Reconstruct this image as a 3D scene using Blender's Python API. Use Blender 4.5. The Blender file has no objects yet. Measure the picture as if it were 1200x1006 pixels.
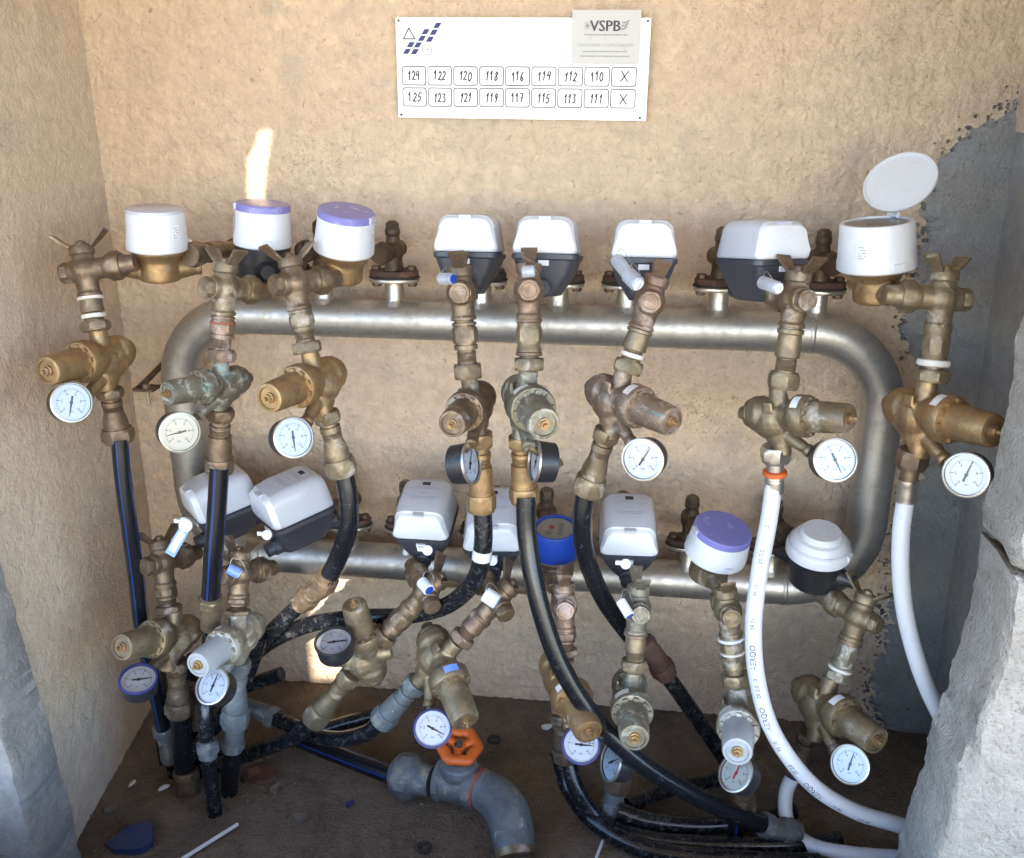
import bpy, bmesh, math, random
import numpy as np
from mathutils import Vector, Matrix
random.seed(7); rng = np.random.default_rng(11)
S = bpy.context.scene
C = S.collection
R = math.radians
V = Vector

# ------------------------------------------------------------------ camera
F_PX = 1150.0
PITCH, YAW = R(20), R(7.4)
CAM = V((0.1994, -1.5363, 1.0995))
FW = V((-math.sin(YAW)*math.cos(PITCH), math.cos(YAW)*math.cos(PITCH), -math.sin(PITCH)))
RT = V((math.cos(YAW), math.sin(YAW), 0)); UP = RT.cross(FW)
cam = bpy.data.cameras.new('camera'); cob = bpy.data.objects.new('camera', cam); C.objects.link(cob)
cam.sensor_width = 36; cam.lens = F_PX/1200*36; cam.clip_start = .02; cam.clip_end = 500
cob.matrix_world = Matrix(((RT.x, UP.x, -FW.x, CAM.x), (RT.y, UP.y, -FW.y, CAM.y), (RT.z, UP.z, -FW.z, CAM.z), (0, 0, 0, 1)))
S.camera = cob

# ------------------------------------------------------------------ light
SUN_EL, SUN_AZ = 31.0, 11.0          # azimuth measured from the outward normal of the niche, + = right
SD = V((math.sin(R(SUN_AZ))*math.cos(R(SUN_EL)), -math.cos(R(SUN_AZ))*math.cos(R(SUN_EL)), math.sin(R(SUN_EL))))  # towards the sun
W = bpy.data.worlds.new('World'); S.world = W; W.use_nodes = True
wn = W.node_tree; bg = wn.nodes['Background']
sky = wn.nodes.new('ShaderNodeTexSky'); sky.sky_type = 'NISHITA'; sky.sun_disc = False
sky.sun_elevation = R(SUN_EL); sky.sun_rotation = math.atan2(SD.x, SD.y)
sky.air_density = 1.0; sky.dust_density = .5; sky.ozone_density = 3.5
wn.links.new(sky.outputs[0], bg.inputs[0]); bg.inputs[1].default_value = .15
sl = bpy.data.lights.new('sun', 'SUN'); sl.energy = 2.0; sl.angle = R(.4); sl.color = (1, .93, .82)
so = bpy.data.objects.new('sun', sl); C.objects.link(so); so.rotation_euler = SD.to_track_quat('Z', 'Y').to_euler(); so.location = SD*8
S.view_settings.view_transform = 'Standard'; S.view_settings.look = 'None'; S.view_settings.gamma = 1
S.view_settings.use_curve_mapping = False
S.view_settings.exposure = 2.65

# ------------------------------------------------------------------ measuring helpers: a sight line meets a plane q metres in front of the back wall
def ray(x, y): return FW*F_PX + RT*(x-600) - UP*(y-503)
def P(x, y, q):
    d = ray(x, y); return CAM + d*((-q-CAM.y)/d.y)
def PF(x, y, z=0.0):
    d = ray(x, y); return CAM + d*((z-CAM.z)/d.z)
def dep(p): return (p-CAM).dot(FW)
def D(a, b, c=None):              # direction: a right, b up as seen, c towards the viewer
    if c is None: c = math.sqrt(max(0, 1-a*a-b*b))
    return (RT*a + UP*b - FW*c).normalized()
def DL(p, a, b, c=None):          # the same, but about the line of sight to p
    if c is None: c = math.sqrt(max(0, 1-a*a-b*b))
    w = (CAM-p).normalized(); u = (UP-w*UP.dot(w)).normalized(); r_ = u.cross(w)
    return (r_*a + u*b + w*c).normalized()
def lean(o, px, py, L, sign=1):   # direction of length L from o whose far end is seen at px, py
    d = ray(px, py); dz = d/F_PX; e = CAM + dz*dep(o)
    v = e-o; l = v.length
    if l >= L: return v.normalized()
    # solve along the sight ray
    w = dz.normalized(); m = CAM-o; b = m.dot(w); c = m.dot(m)-L*L
    disc = b*b-c
    if disc < 0: return v.normalized()
    t = -b - math.sqrt(disc) if sign > 0 else -b + math.sqrt(disc)
    return (CAM + w*t - o).normalized()
def frame(o, x, z):               # matrix with Z kept and X made square to it
    z = z.normalized(); x = (x - z*x.dot(z)).normalized(); y = z.cross(x)
    return Matrix(((x.x, y.x, z.x, o.x), (x.y, y.y, z.y, o.y), (x.z, y.z, z.z, o.z), (0, 0, 0, 1)))
def frameX(o, x, z):              # X kept, Z made square
    x = x.normalized(); z = (z - x*z.dot(x)).normalized(); y = z.cross(x)
    return Matrix(((x.x, y.x, z.x, o.x), (x.y, y.y, z.y, o.y), (x.z, y.z, z.z, o.z), (0, 0, 0, 1)))

# ------------------------------------------------------------------ materials
def mat(name):
    m = bpy.data.materials.new(name); m.use_nodes = True
    return m, m.node_tree, m.node_tree.nodes['Principled BSDF']
def N(t, kind, **kw):
    n = t.nodes.new(kind)
    for k, v in kw.items():
        if k.startswith('i_'): n.inputs[k[2:].replace('_', ' ')].default_value = v
        else: setattr(n, k, v)
    return n
def pos(t): return N(t, 'ShaderNodeNewGeometry').outputs['Position']
def noise(t, vec, scale, detail=4, rough=.6, dist=0):
    n = N(t, 'ShaderNodeTexNoise'); n.inputs['Scale'].default_value = scale; n.inputs['Detail'].default_value = detail
    n.inputs['Roughness'].default_value = rough; n.inputs['Distortion'].default_value = dist
    t.links.new(vec, n.inputs['Vector']); return n.outputs['Fac']
def ramp(t, fac, a, b, c0=(0, 0, 0, 1), c1=(1, 1, 1, 1)):
    r = N(t, 'ShaderNodeValToRGB'); r.color_ramp.elements[0].position = a; r.color_ramp.elements[1].position = b
    r.color_ramp.elements[0].color = c0; r.color_ramp.elements[1].color = c1; t.links.new(fac, r.inputs[0]); return r.outputs[0]
def mix(t, fac, a, b):
    m = N(t, 'ShaderNodeMix', data_type='RGBA')
    if isinstance(fac, (int, float)): m.inputs[0].default_value = fac
    else: t.links.new(fac, m.inputs[0])
    for i, v in ((6, a), (7, b)):
        if isinstance(v, tuple): m.inputs[i].default_value = v if len(v) == 4 else (*v, 1)
        else: t.links.new(v, m.inputs[i])
    return m.outputs[2]
def math_(t, op, a, b):
    m = N(t, 'ShaderNodeMath', operation=op)
    for i, v in ((0, a), (1, b)):
        if isinstance(v, (int, float)): m.inputs[i].default_value = v
        else: t.links.new(v, m.inputs[i])
    return m.outputs[0]
def bump(t, h, strength, dist, prev=None):
    b = N(t, 'ShaderNodeBump'); b.inputs['Strength'].default_value = strength; b.inputs['Distance'].default_value = dist
    t.links.new(h, b.inputs['Height'])
    if prev: t.links.new(prev, b.inputs['Normal'])
    return b.outputs[0]
def metal(name, base, dark, dark_amt=.5, spot=None, spot_amt=.3, lime=None, lime_amt=0, metallic=.85, rough=.42, gr=.0015):
    m, t, b = mat(name); p = pos(t)
    n1 = noise(t, p, 38, 5, .65, .4); n2 = noise(t, p, 120, 4, .6); n3 = noise(t, p, 22, 6, .7, .6); n4 = noise(t, p, 420, 3)
    f = ramp(t, n1, .62-dark_amt*.45, .78-dark_amt*.3)
    col = mix(t, f, base, dark)
    col = mix(t, math_(t, 'MULTIPLY', n2, .45), col, tuple(c*.55 for c in base))
    fs = None
    if spot:
        fs = ramp(t, n3, .66-spot_amt*.3, .74-spot_amt*.25); col = mix(t, fs, col, spot)
    if lime:
        fl = ramp(t, noise(t, p, 55, 6, .7, 1), .66-lime_amt*.3, .74-lime_amt*.25); col = mix(t, fl, col, lime)
        fs = math_(t, 'MAXIMUM', fs, fl) if fs else fl
    t.links.new(col, b.inputs['Base Color'])
    mm = math_(t, 'SUBTRACT', metallic, math_(t, 'MULTIPLY', f, .25))
    if fs: mm = math_(t, 'SUBTRACT', mm, math_(t, 'MULTIPLY', fs, .6))
    mc = N(t, 'ShaderNodeClamp'); t.links.new(mm, mc.inputs[0]); t.links.new(mc.outputs[0], b.inputs['Metallic'])
    rr = math_(t, 'ADD', rough, math_(t, 'MULTIPLY', math_(t, 'SUBTRACT', n2, .4), .5)); t.links.new(rr, b.inputs['Roughness'])
    t.links.new(bump(t, n4, .35, .0006, bump(t, n2, .4, gr)), b.inputs['Normal'])
    return m
M = {}
M['gold'] = metal('golden_brass', (.48, .32, .155), (.23, .145, .08), .5, (.34, .26, .17), .3, rough=.42)
M['brown'] = metal('aged_brass', (.335, .245, .155), (.13, .092, .066), .65, (.34, .29, .24), .3, rough=.45)
M['dull'] = metal('dull_brass', (.375, .295, .185), (.165, .128, .088), .6, (.38, .34, .29), .35, rough=.48)
M['dark'] = metal('blackened_brass', (.20, .145, .095), (.07, .05, .038), .6, (.20, .17, .14), .3, metallic=.7, rough=.5)
M['green'] = metal('verdigris_brass', (.33, .29, .21), (.17, .155, .13), .5, (.24, .37, .36), .28, (.40, .40, .36), .45, rough=.55)
M['teal'] = metal('brass_with_teal_stain', (.40, .30, .22), (.20, .15, .115), .45, (.10, .34, .35), .18, (.46, .37, .32), .4, rough=.48)
M['limed'] = metal('lime_coated_brass', (.35, .30, .22), (.18, .15, .11), .5, (.40, .39, .36), .6, (.50, .49, .46), .35, metallic=.5, rough=.65)
M['pinkish'] = metal('dezincified_brass', (.36, .25, .18), (.16, .11, .08), .55, (.42, .33, .29), .4, rough=.5)
M['steel'] = metal('galvanised_pipe', (.52, .495, .46), (.36, .335, .30), .35, (.40, .33, .25), .12, metallic=.9, rough=.40, gr=.0003)
M['bright'] = metal('bright_steel', (.62, .58, .52), (.40, .36, .30), .3, metallic=.95, rough=.3, gr=.0004)
M['zinc'] = metal('grey_iron', (.19, .21, .22), (.10, .11, .12), .5, (.26, .24, .18), .35, (.40, .40, .38), .15, metallic=.35, rough=.55)
M['rust'] = metal('rusty_flange', (.13, .07, .055), (.05, .035, .03), .5, (.22, .10, .06), .3, metallic=.3, rough=.7)
def plastic(name, col, rough=.4, dirt=.25, dcol=(.25, .22, .19), trans=0, spec=.5, scale=45):
    m, t, b = mat(name); p = pos(t)
    f = ramp(t, noise(t, p, scale, 6, .7, .3), .62-dirt*.35, .9)
    t.links.new(mix(t, f, col, dcol), b.inputs['Base Color'])
    t.links.new(math_(t, 'ADD', rough, math_(t, 'MULTIPLY', f, .3)), b.inputs['Roughness'])
    b.inputs['Specular IOR Level'].default_value = spec
    t.links.new(bump(t, noise(t, p, 300, 3), .12, .0004), b.inputs['Normal'])
    return m
M['white'] = plastic('white_plastic', (.64, .65, .69), .33, .2, (.50, .48, .46))
M['cover'] = plastic('milky_cover', (.50, .51, .57), .20, .15, (.36, .35, .36))
M['face'] = plastic('white_front_panel', (.70, .72, .78), .35, .10, (.5, .49, .49))
M['grey'] = plastic('dark_grey_plastic', (.045, .048, .062), .42, .2, (.16, .15, .14))
M['black'] = plastic('black_plastic', (.018, .018, .022), .38, .25, (.10, .09, .085))
M['violet'] = plastic('violet_lid', (.20, .19, .47), .22, .2, (.42, .42, .60))
M['blue'] = plastic('blue_plastic', (.012, .055, .34), .3, .1, (.03, .06, .2))
M['bluedark'] = plastic('dusty_blue_plastic', (.010, .028, .13), .4, .6, (.09, .08, .08), scale=70)
M['bluetag'] = plastic('blue_tag_plastic', (.16, .28, .70), .3, .2, (.5, .55, .75))
M['orange'] = plastic('orange_paint', (.62, .12, .015), .45, .3, (.22, .04, .015))
M['tape'] = plastic('sealing_tape', (.66, .62, .58), .7, .4, (.34, .28, .24), scale=120)
M['redtape'] = plastic('red_washer', (.30, .09, .06), .6, .4, (.16, .08, .06), scale=120)
M['dial'] = plastic('dial_white', (.58, .63, .72), .5, .05, (.6, .6, .58))
M['creamdial'] = plastic('dial_cream', (.52, .51, .46), .5, .1, (.42, .40, .35))
M['ink'] = plastic('black_ink', (.02, .02, .03), .6, 0)
M['greyink'] = plastic('grey_ink', (.30, .30, .32), .6, 0)
M['cardline'] = plastic('card_outline', (.10, .10, .12), .6, 0)
M['faintink'] = plastic('faint_ink', (.58, .58, .56), .6, 0)
M['navy'] = plastic('navy_print', (.02, .025, .13), .5, 0)
M['red'] = plastic('red_mark', (.55, .03, .05), .5, 0)
M['rubber'] = plastic('black_rubber', (.02, .02, .02), .6, .3, (.09, .08, .07))
M['hosewhite'] = plastic('white_hose', (.62, .63, .67), .38, .15, (.45, .42, .40), scale=25)
def clear(name, tint=(1, 1, 1), gl=.25, milky=0.0):
    m, t, b = mat(name); t.nodes.remove(b); out = t.nodes['Material Output']
    tr = N(t, 'ShaderNodeBsdfTransparent'); tr.inputs[0].default_value = (*tint, 1)
    g = N(t, 'ShaderNodeBsdfGlossy'); g.inputs['Roughness'].default_value = .08
    fr = N(t, 'ShaderNodeFresnel'); fr.inputs[0].default_value = 1.45
    ms = N(t, 'ShaderNodeMixShader'); t.links.new(math_(t, 'ADD', math_(t, 'MULTIPLY', fr.outputs[0], .8), gl*.1), ms.inputs[0])
    t.links.new(tr.outputs[0], ms.inputs[1]); t.links.new(g.outputs[0], ms.inputs[2]); o = ms.outputs[0]
    if milky:
        df = N(t, 'ShaderNodeBsdfDiffuse'); df.inputs[0].default_value = (.75, .78, .85, 1)
        m2 = N(t, 'ShaderNodeMixShader'); m2.inputs[0].default_value = milky
        t.links.new(o, m2.inputs[1]); t.links.new(df.outputs[0], m2.inputs[2]); o = m2.outputs[0]
    t.links.new(o, out.inputs[0]); return m
M['milk'] = plastic('milky_cap', (.35, .37, .40), .3, .45, (.33, .32, .30))
M['glass'] = clear('gauge_glass'); M['cleartag'] = clear('clear_seal_plastic', (.9, .92, .97), .6, .35)
def hose_mat(name, stripes, dirt):
    m, t, b = mat(name); p = pos(t)
    uv = N(t, 'ShaderNodeUVMap'); sp = N(t, 'ShaderNodeSeparateXYZ'); t.links.new(uv.outputs[0], sp.inputs[0])
    col = (.008, .009, .012)
    if stripes:
        fr = math_(t, 'FRACT', math_(t, 'MULTIPLY', sp.outputs[0], stripes), 0)
        f = math_(t, 'LESS_THAN', fr, .13); col = mix(t, f, (.008, .009, .012), (.010, .035, .16))
    d = ramp(t, noise(t, p, 110, 7, .75, .5), .66-dirt*.25, .90-dirt*.10)
    t.links.new(mix(t, d, col, (.17, .17, .17)), b.inputs['Base Color'])
    t.links.new(math_(t, 'ADD', .22, math_(t, 'MULTIPLY', d, .5)), b.inputs['Roughness'])
    t.links.new(bump(t, noise(t, p, 90, 3), .15, .001), b.inputs['Normal'])
    return m
M['hose'] = hose_mat('black_hose_blue_stripes', 4, .0); M['hosedirty'] = hose_mat('dirty_black_hose', 0, .55); M['hoseplain'] = hose_mat('plain_black_hose', 0, .3)
def stucco(name, c0, c1, stain, stain_amt, spot=.3, hb=.5):
    m, t, b = mat(name); p = pos(t)
    n1 = noise(t, p, 3.2, 6, .6, .3); n2 = noise(t, p, 45, 5, .7, .5); n3 = noise(t, p, 170, 4, .6); n4 = noise(t, p, 5.5, 8, .72, .8); n5 = noise(t, p, 130, 3, .5, .8)
    col = mix(t, ramp(t, n1, .35, .68), c0, c1)
    col = mix(t, ramp(t, n2, .35, .75), col, tuple(c*.78 for c in c1))
    col = mix(t, math_(t, 'MULTIPLY', ramp(t, n4, .60-stain_amt*.1, .74), .8), col, stain)
    vo = N(t, 'ShaderNodeTexNoise'); vo.noise_type = 'RIDGED_MULTIFRACTAL'; vo.inputs['Scale'].default_value = 42; vo.inputs['Detail'].default_value = 3; t.links.new(p, vo.inputs['Vector'])
    col = mix(t, math_(t, 'MULTIPLY', ramp(t, vo.outputs['Fac'], .55, .85), spot*.8), col, tuple(c*.62 for c in c0))
    col = mix(t, math_(t, 'MULTIPLY', ramp(t, n5, .66, .74), spot), col, tuple(c*.32 for c in c0))
    mm_ = math_(t, 'MULTIPLY', ramp(t, noise(t, p, 4.5, 3, .6, .5), .50, .66), ramp(t, noise(t, p, 210, 3, .6), .56, .66))
    col = mix(t, math_(t, 'MULTIPLY', mm_, .45*min(1, spot*1.5)), col, (.07, .065, .065))
    mp = N(t, 'ShaderNodeMapping'); mp.inputs['Scale'].default_value = (26, 26, 2.2); t.links.new(p, mp.inputs[0])
    dr = math_(t, 'MULTIPLY', ramp(t, noise(t, mp.outputs[0], 1, 5, .6, .3), .56, .74), ramp(t, n1, .40, .62))
    col = mix(t, math_(t, 'MULTIPLY', dr, .5*stain_amt), col, stain)
    t.links.new(col, b.inputs['Base Color']); b.inputs['Roughness'].default_value = .9; b.inputs['Specular IOR Level'].default_value = .2
    t.links.new(bump(t, n3, hb, .0050, bump(t, n2, hb, .006)), b.inputs['Normal'])
    return m
M['wall'] = stucco('beige_stucco', (.78, .605, .43), (.70, .53, .38), (.44, .36, .30), .7, .6, .8)
M['sidewall'] = stucco('beige_side_stucco', (.73, .59, .45), (.66, .53, .40), (.42, .36, .31), .6, .35, .7)
M['cement'] = stucco('grey_cement', (.29, .285, .28), (.37, .355, .34), (.19, .185, .185), 1.2, .5, .7)
M['cementsm'] = stucco('smooth_grey_render', (.36, .345, .33), (.30, .29, .285), (.20, .195, .195), .9, .25, .35)
M['pillar'] = stucco('pale_concrete', (.50, .465, .425), (.42, .39, .355), (.30, .26, .22), .7, .7, 1.0)
M['pillar2'] = stucco('weathered_concrete', (.34, .325, .31), (.27, .26, .25), (.15, .15, .15), .6, .35, .5)
M['floor'] = stucco('dirty_floor', (.11, .085, .066), (.25, .195, .145), (.045, .039, .037), 1.1, .9, 1.0)
M['ground'] = stucco('sunlit_paving', (.46, .37, .27), (.42, .34, .25), (.34, .28, .22), .3, .2, .5)
M['facade'] = stucco('outer_render', (.60, .52, .42), (.55, .48, .40), (.40, .36, .32), .3, .2, .5)
M['stone'] = stucco('rubble', (.20, .17, .14), (.13, .11, .09), (.15, .13, .12), .4, .2, .5)
def alum():
    m, t, b = mat('white_painted_sheet'); p = pos(t)
    t.links.new(mix(t, ramp(t, noise(t, p, 9, 4), .35, .7), (.66, .66, .665), (.56, .58, .62)), b.inputs['Base Color'])
    b.inputs['Metallic'].default_value = .35; b.inputs['Roughness'].default_value = .38; return m
M['alum'] = alum(); M['alumgrey'] = plastic('grey_painted_sheet', (.56, .55, .54), .5, .1, (.40, .38, .36)); M['alumedge'] = metal('aluminium_edge', (.5, .5, .5), (.35, .35, .35), .2, rough=.4)

# ------------------------------------------------------------------ mesh helpers
class MB:
    def __init__(s): s.v = []; s.f = []; s.uv = None
    def add(s, vs, fs):
        o = len(s.v); s.v.extend([tuple(v) for v in vs]); s.f.extend([tuple(i+o for i in f) for f in fs])
    # turned or milled bar: prof = (t, r, k) along axis; k 0 round, 6 hexagon, 8 octagon (r = flat radius); chamfer from k<0
    def turn(s, o, ax, prof, n=24, ref=None, caps=True):
        ax = V(ax).normalized(); o = V(o)
        ref = V(ref) if ref is not None else (V((0, 0, 1)) if abs(ax.z) < .9 else V((1, 0, 0)))
        e1 = (ref - ax*ref.dot(ax)).normalized(); e2 = ax.cross(e1)
        vs = []; fs = []
        for pr in prof:
            t, r = pr[0], pr[1]; k = pr[2] if len(pr) > 2 else 0
            for i in range(n):
                a = 2*math.pi*i/n; rr = r
                if k:
                    st = 2*math.pi/abs(k); x = (a+1e-6) % st - st/2
                    rr = r/math.cos(x)
                    if k < 0: rr = min(rr, r*1.045)
                vs.append(o + ax*t + e1*(math.cos(a)*rr) + e2*(math.sin(a)*rr))
        m = len(prof)
        for j in range(m-1):
            for i in range(n):
                fs.append((j*n+i, j*n+(i+1) % n, (j+1)*n+(i+1) % n, (j+1)*n+i))
        if caps:
            fs.append(tuple(range(n-1, -1, -1))); fs.append(tuple((m-1)*n+i for i in range(n)))
        s.add(vs, fs); return s
    def nut(s, o, ax, t0, t1, r, n=24, k=6, ch=.0012):
        return s.turn(o, ax, [(t0, r*1.0, 0), (t0+ch, r, -k), (t0+ch*2, r, k), (t1-ch*2, r, k), (t1-ch, r, -k), (t1, r*1.0, 0)], n)
    def ball(s, o, r, n=20, sc=(1, 1, 1)):
        vs = []; fs = []; m = n//2
        for j in range(1, m):
            th = math.pi*j/m
            for i in range(n):
                a = 2*math.pi*i/n
                vs.append((o[0]+r*sc[0]*math.sin(th)*math.cos(a), o[1]+r*sc[1]*math.sin(th)*math.sin(a), o[2]+r*sc[2]*math.cos(th)))
        t = len(vs); vs.append((o[0], o[1], o[2]+r*sc[2])); vs.append((o[0], o[1], o[2]-r*sc[2]))
        for j in range(m-2):
            for i in range(n): fs.append((j*n+i, (j+1)*n+i, (j+1)*n+(i+1) % n, j*n+(i+1) % n))
        for i in range(n):
            fs.append((t, i, (i+1) % n)); fs.append((t+1, (m-2)*n+(i+1) % n, (m-2)*n+i))
        s.add(vs, fs); return s
    def loft(s, secs):            # list of closed rings with the same count
        n = len(secs[0]); vs = [p for r in secs for p in r]; fs = []
        for j in range(len(secs)-1):
            for i in range(n): fs.append((j*n+i, j*n+(i+1) % n, (j+1)*n+(i+1) % n, (j+1)*n+i))
        fs.append(tuple(range(n-1, -1, -1))); fs.append(tuple((len(secs)-1)*n+i for i in range(n)))
        s.add(vs, fs); return s
    def box(s, c, h, M3=None):
        vs = []
        for dx in (-1, 1):
            for dy in (-1, 1):
                for dz in (-1, 1):
                    p = V((dx*h[0], dy*h[1], dz*h[2]))
                    if M3: p = M3 @ p
                    vs.append(V(c)+p)
        s.add(vs, [(0, 1, 3, 2), (4, 6, 7, 5), (0, 4, 5, 1), (2, 3, 7, 6), (0, 2, 6, 4), (1, 5, 7, 3)]); return s
    def tube(s, pts, rad, n=16, caps=True):
        fr = frames(pts); vs = []; fs = []; uv = []
        L = 0
        for j, (p, t, a, b) in enumerate(fr):
            if j: L += (p-fr[j-1][0]).length
            r = rad(j/(len(fr)-1)) if callable(rad) else rad
            for i in range(n):
                an = 2*math.pi*i/n; vs.append(p + a*(math.cos(an)*r) + b*(math.sin(an)*r))
        m = len(fr)
        for j in range(m-1):
            for i in range(n): fs.append((j*n+i, j*n+(i+1) % n, (j+1)*n+(i+1) % n, (j+1)*n+i)); uv.append([(i/n, j/m), ((i+1)/n, j/m), ((i+1)/n, (j+1)/m), (i/n, (j+1)/m)])
        if caps: fs.append(tuple(range(n-1, -1, -1))); fs.append(tuple((m-1)*n+i for i in range(n))); uv += [[(0, 0)]*n, [(0, 0)]*n]
        s.add(vs, fs); s.uv = (s.uv or []) + uv; return s
def catmull(pts, step=.006):
    pts = [V(p) for p in pts]; P_ = [pts[0]*2-pts[1]] + pts + [pts[-1]*2-pts[-2]]; out = []
    for i in range(1, len(P_)-2):
        p0, p1, p2, p3 = P_[i-1:i+3]; n = max(2, int((p2-p1).length/step))
        # centripetal-like softened tangents
        for k in range(n):
            t = k/n
            out.append(.5*((2*p1) + (p2-p0)*t + (2*p0-5*p1+4*p2-p3)*t*t + (3*p1-p0-3*p2+p3)*t*t*t))
    out.append(pts[-1]); return out
def frames(pts):
    fr = []; a = None
    for j, p in enumerate(pts):
        t = (pts[min(j+1, len(pts)-1)] - pts[max(j-1, 0)]).normalized()
        if a is None: a = (FW - t*FW.dot(t)).normalized()*-1
        else: a = (a - t*a.dot(t)).normalized()
        fr.append((p, t, a, t.cross(a)))
    return fr
def mesh(name, mb, mats, smooth=35):
    me = bpy.data.meshes.new(name); me.from_pydata(mb.v, [], mb.f)
    if mb.uv and len(mb.uv) == len(mb.f):
        l = me.uv_layers.new(name='UVMap'); l.data.foreach_set('uv', [c for f in mb.uv for u in f for c in u])
    for m in (mats if isinstance(mats, (list, tuple)) else [mats]): me.materials.append(m)
    if smooth:
        me.polygons.foreach_set('use_smooth', [True]*len(me.polygons)); me.set_sharp_from_angle(angle=R(smooth))
    me.update(); return me
def obj(name, mb, m, parent=None, smooth=35, label=None, cast=None):
    me = mesh(name, mb, m, smooth)
    o = bpy.data.objects.new(name, me); C.objects.link(o)
    if cast:                      # one casting: fuse the overlapping solids into a rounded skin
        a = o.modifiers.new('r', 'REMESH'); a.mode = 'VOXEL'; a.voxel_size = cast; a.use_smooth_shade = True
        b = o.modifiers.new('s', 'SMOOTH'); b.factor = .5; b.iterations = 5
        dg = bpy.context.evaluated_depsgraph_get(); me2 = bpy.data.meshes.new_from_object(o.evaluated_get(dg))
        o.modifiers.clear(); o.data = me2; me2.name = name
        if not me2.materials: me2.materials.append(m)
        me2.polygons.foreach_set('use_smooth', [True]*len(me2.polygons))
    if parent: o.parent = parent
    if label: o['label'] = label
    return o
def thing(name, label, cat, M4=None, group=None):
    o = bpy.data.objects.new(name, None); C.objects.link(o); o.empty_display_size = .02
    if M4 is not None: o.matrix_world = M4
    o['label'] = label; o['category'] = cat
    group = group or GR.get(name)
    if group: o['group'] = group
    return o
def at(p): return Matrix.Translation(p)
GR = {'stop_valve': 'stop valves after the meters', 'isolation_valve': 'valves on the pipe ports', 'pressure_reducer': 'pressure reducers', 'pressure_gauge': 'pressure gauges', 'pipe_coupling': 'couplings between valve and reducer',
      'hose_fitting': 'fittings on the hose ends', 'water_hose': 'water hoses', 'water_meter': 'water meters', 'seal_tag': 'seals on the valves', 'disc_seal': 'disc seals of the boxy meters', 'pipe_fitting': 'pipe fittings near the floor', 'rubber_ring': 'rubber rings on the floor', 'crimp_sleeve': 'crimp sleeves', 'concrete_pillar': 'concrete edges of the opening', 'plastic_stick': 'thin white sticks', 'scrap': 'scraps on the floor'}
def tagged(o, label, cat, group=None):
    group = group or GR.get(o.name.split('.')[0])
    o['label'] = label; o['category'] = cat
    if group: o['group'] = group
    return o
def dup(root, M4, label, mats=None, group=None):
    r = root.copy(); C.objects.link(r); r.matrix_world = M4; r['label'] = label
    if group: r['group'] = group
    def rec(src, par):
        for ch in src.children:
            c = ch.copy(); C.objects.link(c); c.parent = par; rec(ch, c)
    rec(root, r)
    if mats: recolor(r, mats)
    return r
def recolor(root, mats):         # mats: {part name: material}; shared meshes keep their own slots
    for ch in root.children_recursive:
        k = ch.name.split('.')[0]
        if k in mats and ch.type == 'MESH':
            ch.material_slots[0].link = 'OBJECT'; ch.material_slots[0].material = mats[k]
class Once:                       # the first use hands out the model itself, later uses copy it
    def __init__(s, fn): s.fn = fn; s.o = None
    def __call__(s, M4, label, mats=None):
        if s.o is None:
            s.o = s.fn(); s.used = False
        if not s.used:
            s.used = True; s.pending = (mats,); s.o.matrix_world = M4; s.o['label'] = label
            s.src = s.o; r = s.o
            if mats: recolor(r, mats)
            return r
        r = dup(s.o, M4, label, mats)
        return r
def rr(w, l, rad, z=0, n=6, axes='xy', cx=0, cy=0):     # rounded rectangle ring
    pts = []
    for k, (sx, sy) in enumerate(((1, 1), (-1, 1), (-1, -1), (1, -1))):
        for i in range(n+1):
            a = R(90*k) + R(90)*i/n
            pts.append((cx+sx*(w/2-rad)+rad*math.cos(a), cy+sy*(l/2-rad)+rad*math.sin(a)))
    if axes == 'xy': return [V((x, y, z)) for x, y in pts]
    if axes == 'xz': return [V((x, z, y)) for x, y in reversed(pts)]
def vnoise(X, Y, scale, seed):   # smooth value noise on arrays
    r = np.random.default_rng(seed); n = 256; g = r.random((n, n))
    x = X*scale; y = Y*scale; xi = np.floor(x).astype(int); yi = np.floor(y).astype(int); fx = x-xi; fy = y-yi
    fx = fx*fx*(3-2*fx); fy = fy*fy*(3-2*fy)
    a = g[xi % n, yi % n]; b = g[(xi+1) % n, yi % n]; c = g[xi % n, (yi+1) % n]; d = g[(xi+1) % n, (yi+1) % n]
    return (a*(1-fx)+b*fx)*(1-fy)+(c*(1-fx)+d*fx)*fy - .5
def sheet(name, p00, p10, p01, p11, step, amp, m, seed, normal, label=None, cat=None, fine=None):
    """rough rendered surface through four corners"""
    p00, p10, p01, p11 = map(V, (p00, p10, p01, p11)); lu = (p10-p00).length; lv = (p01-p00).length
    nu = int(lu/step)+1; nv = int(lv/step)+1
    u, v = np.meshgrid(np.linspace(0, 1, nu), np.linspace(0, 1, nv))
    A = [np.array(p) for p in (p00, p10, p01, p11)]
    Pt = (A[0]*((1-u)*(1-v))[..., None] + A[1]*(u*(1-v))[..., None] + A[2]*((1-u)*v)[..., None] + A[3]*(u*v)[..., None])
    X = u*lu; Y = v*lv
    wx = X + vnoise(X, Y, 30, seed+7)*.012; wy = Y + vnoise(X, Y, 30, seed+8)*.012
    h = vnoise(wx, wy, 4, seed)*1.0 + vnoise(wx, wy, 38, seed+1)*.30 + np.maximum(0, vnoise(wx, wy, 95, seed+2))*1.0 + vnoise(wx, wy, 190, seed+3)*.65
    Pt = Pt + np.array(normal)[None, None]*(h*amp)[..., None]
    mb = MB(); mb.v = Pt.reshape(-1, 3).tolist()
    idx = np.arange(nu*nv).reshape(nv, nu)
    q = np.stack([idx[:-1, :-1], idx[:-1, 1:], idx[1:, 1:], idx[1:, :-1]], -1).reshape(-1, 4); mb.f = q.tolist()
    o = obj(name, mb, m, smooth=180)
    return o

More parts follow.
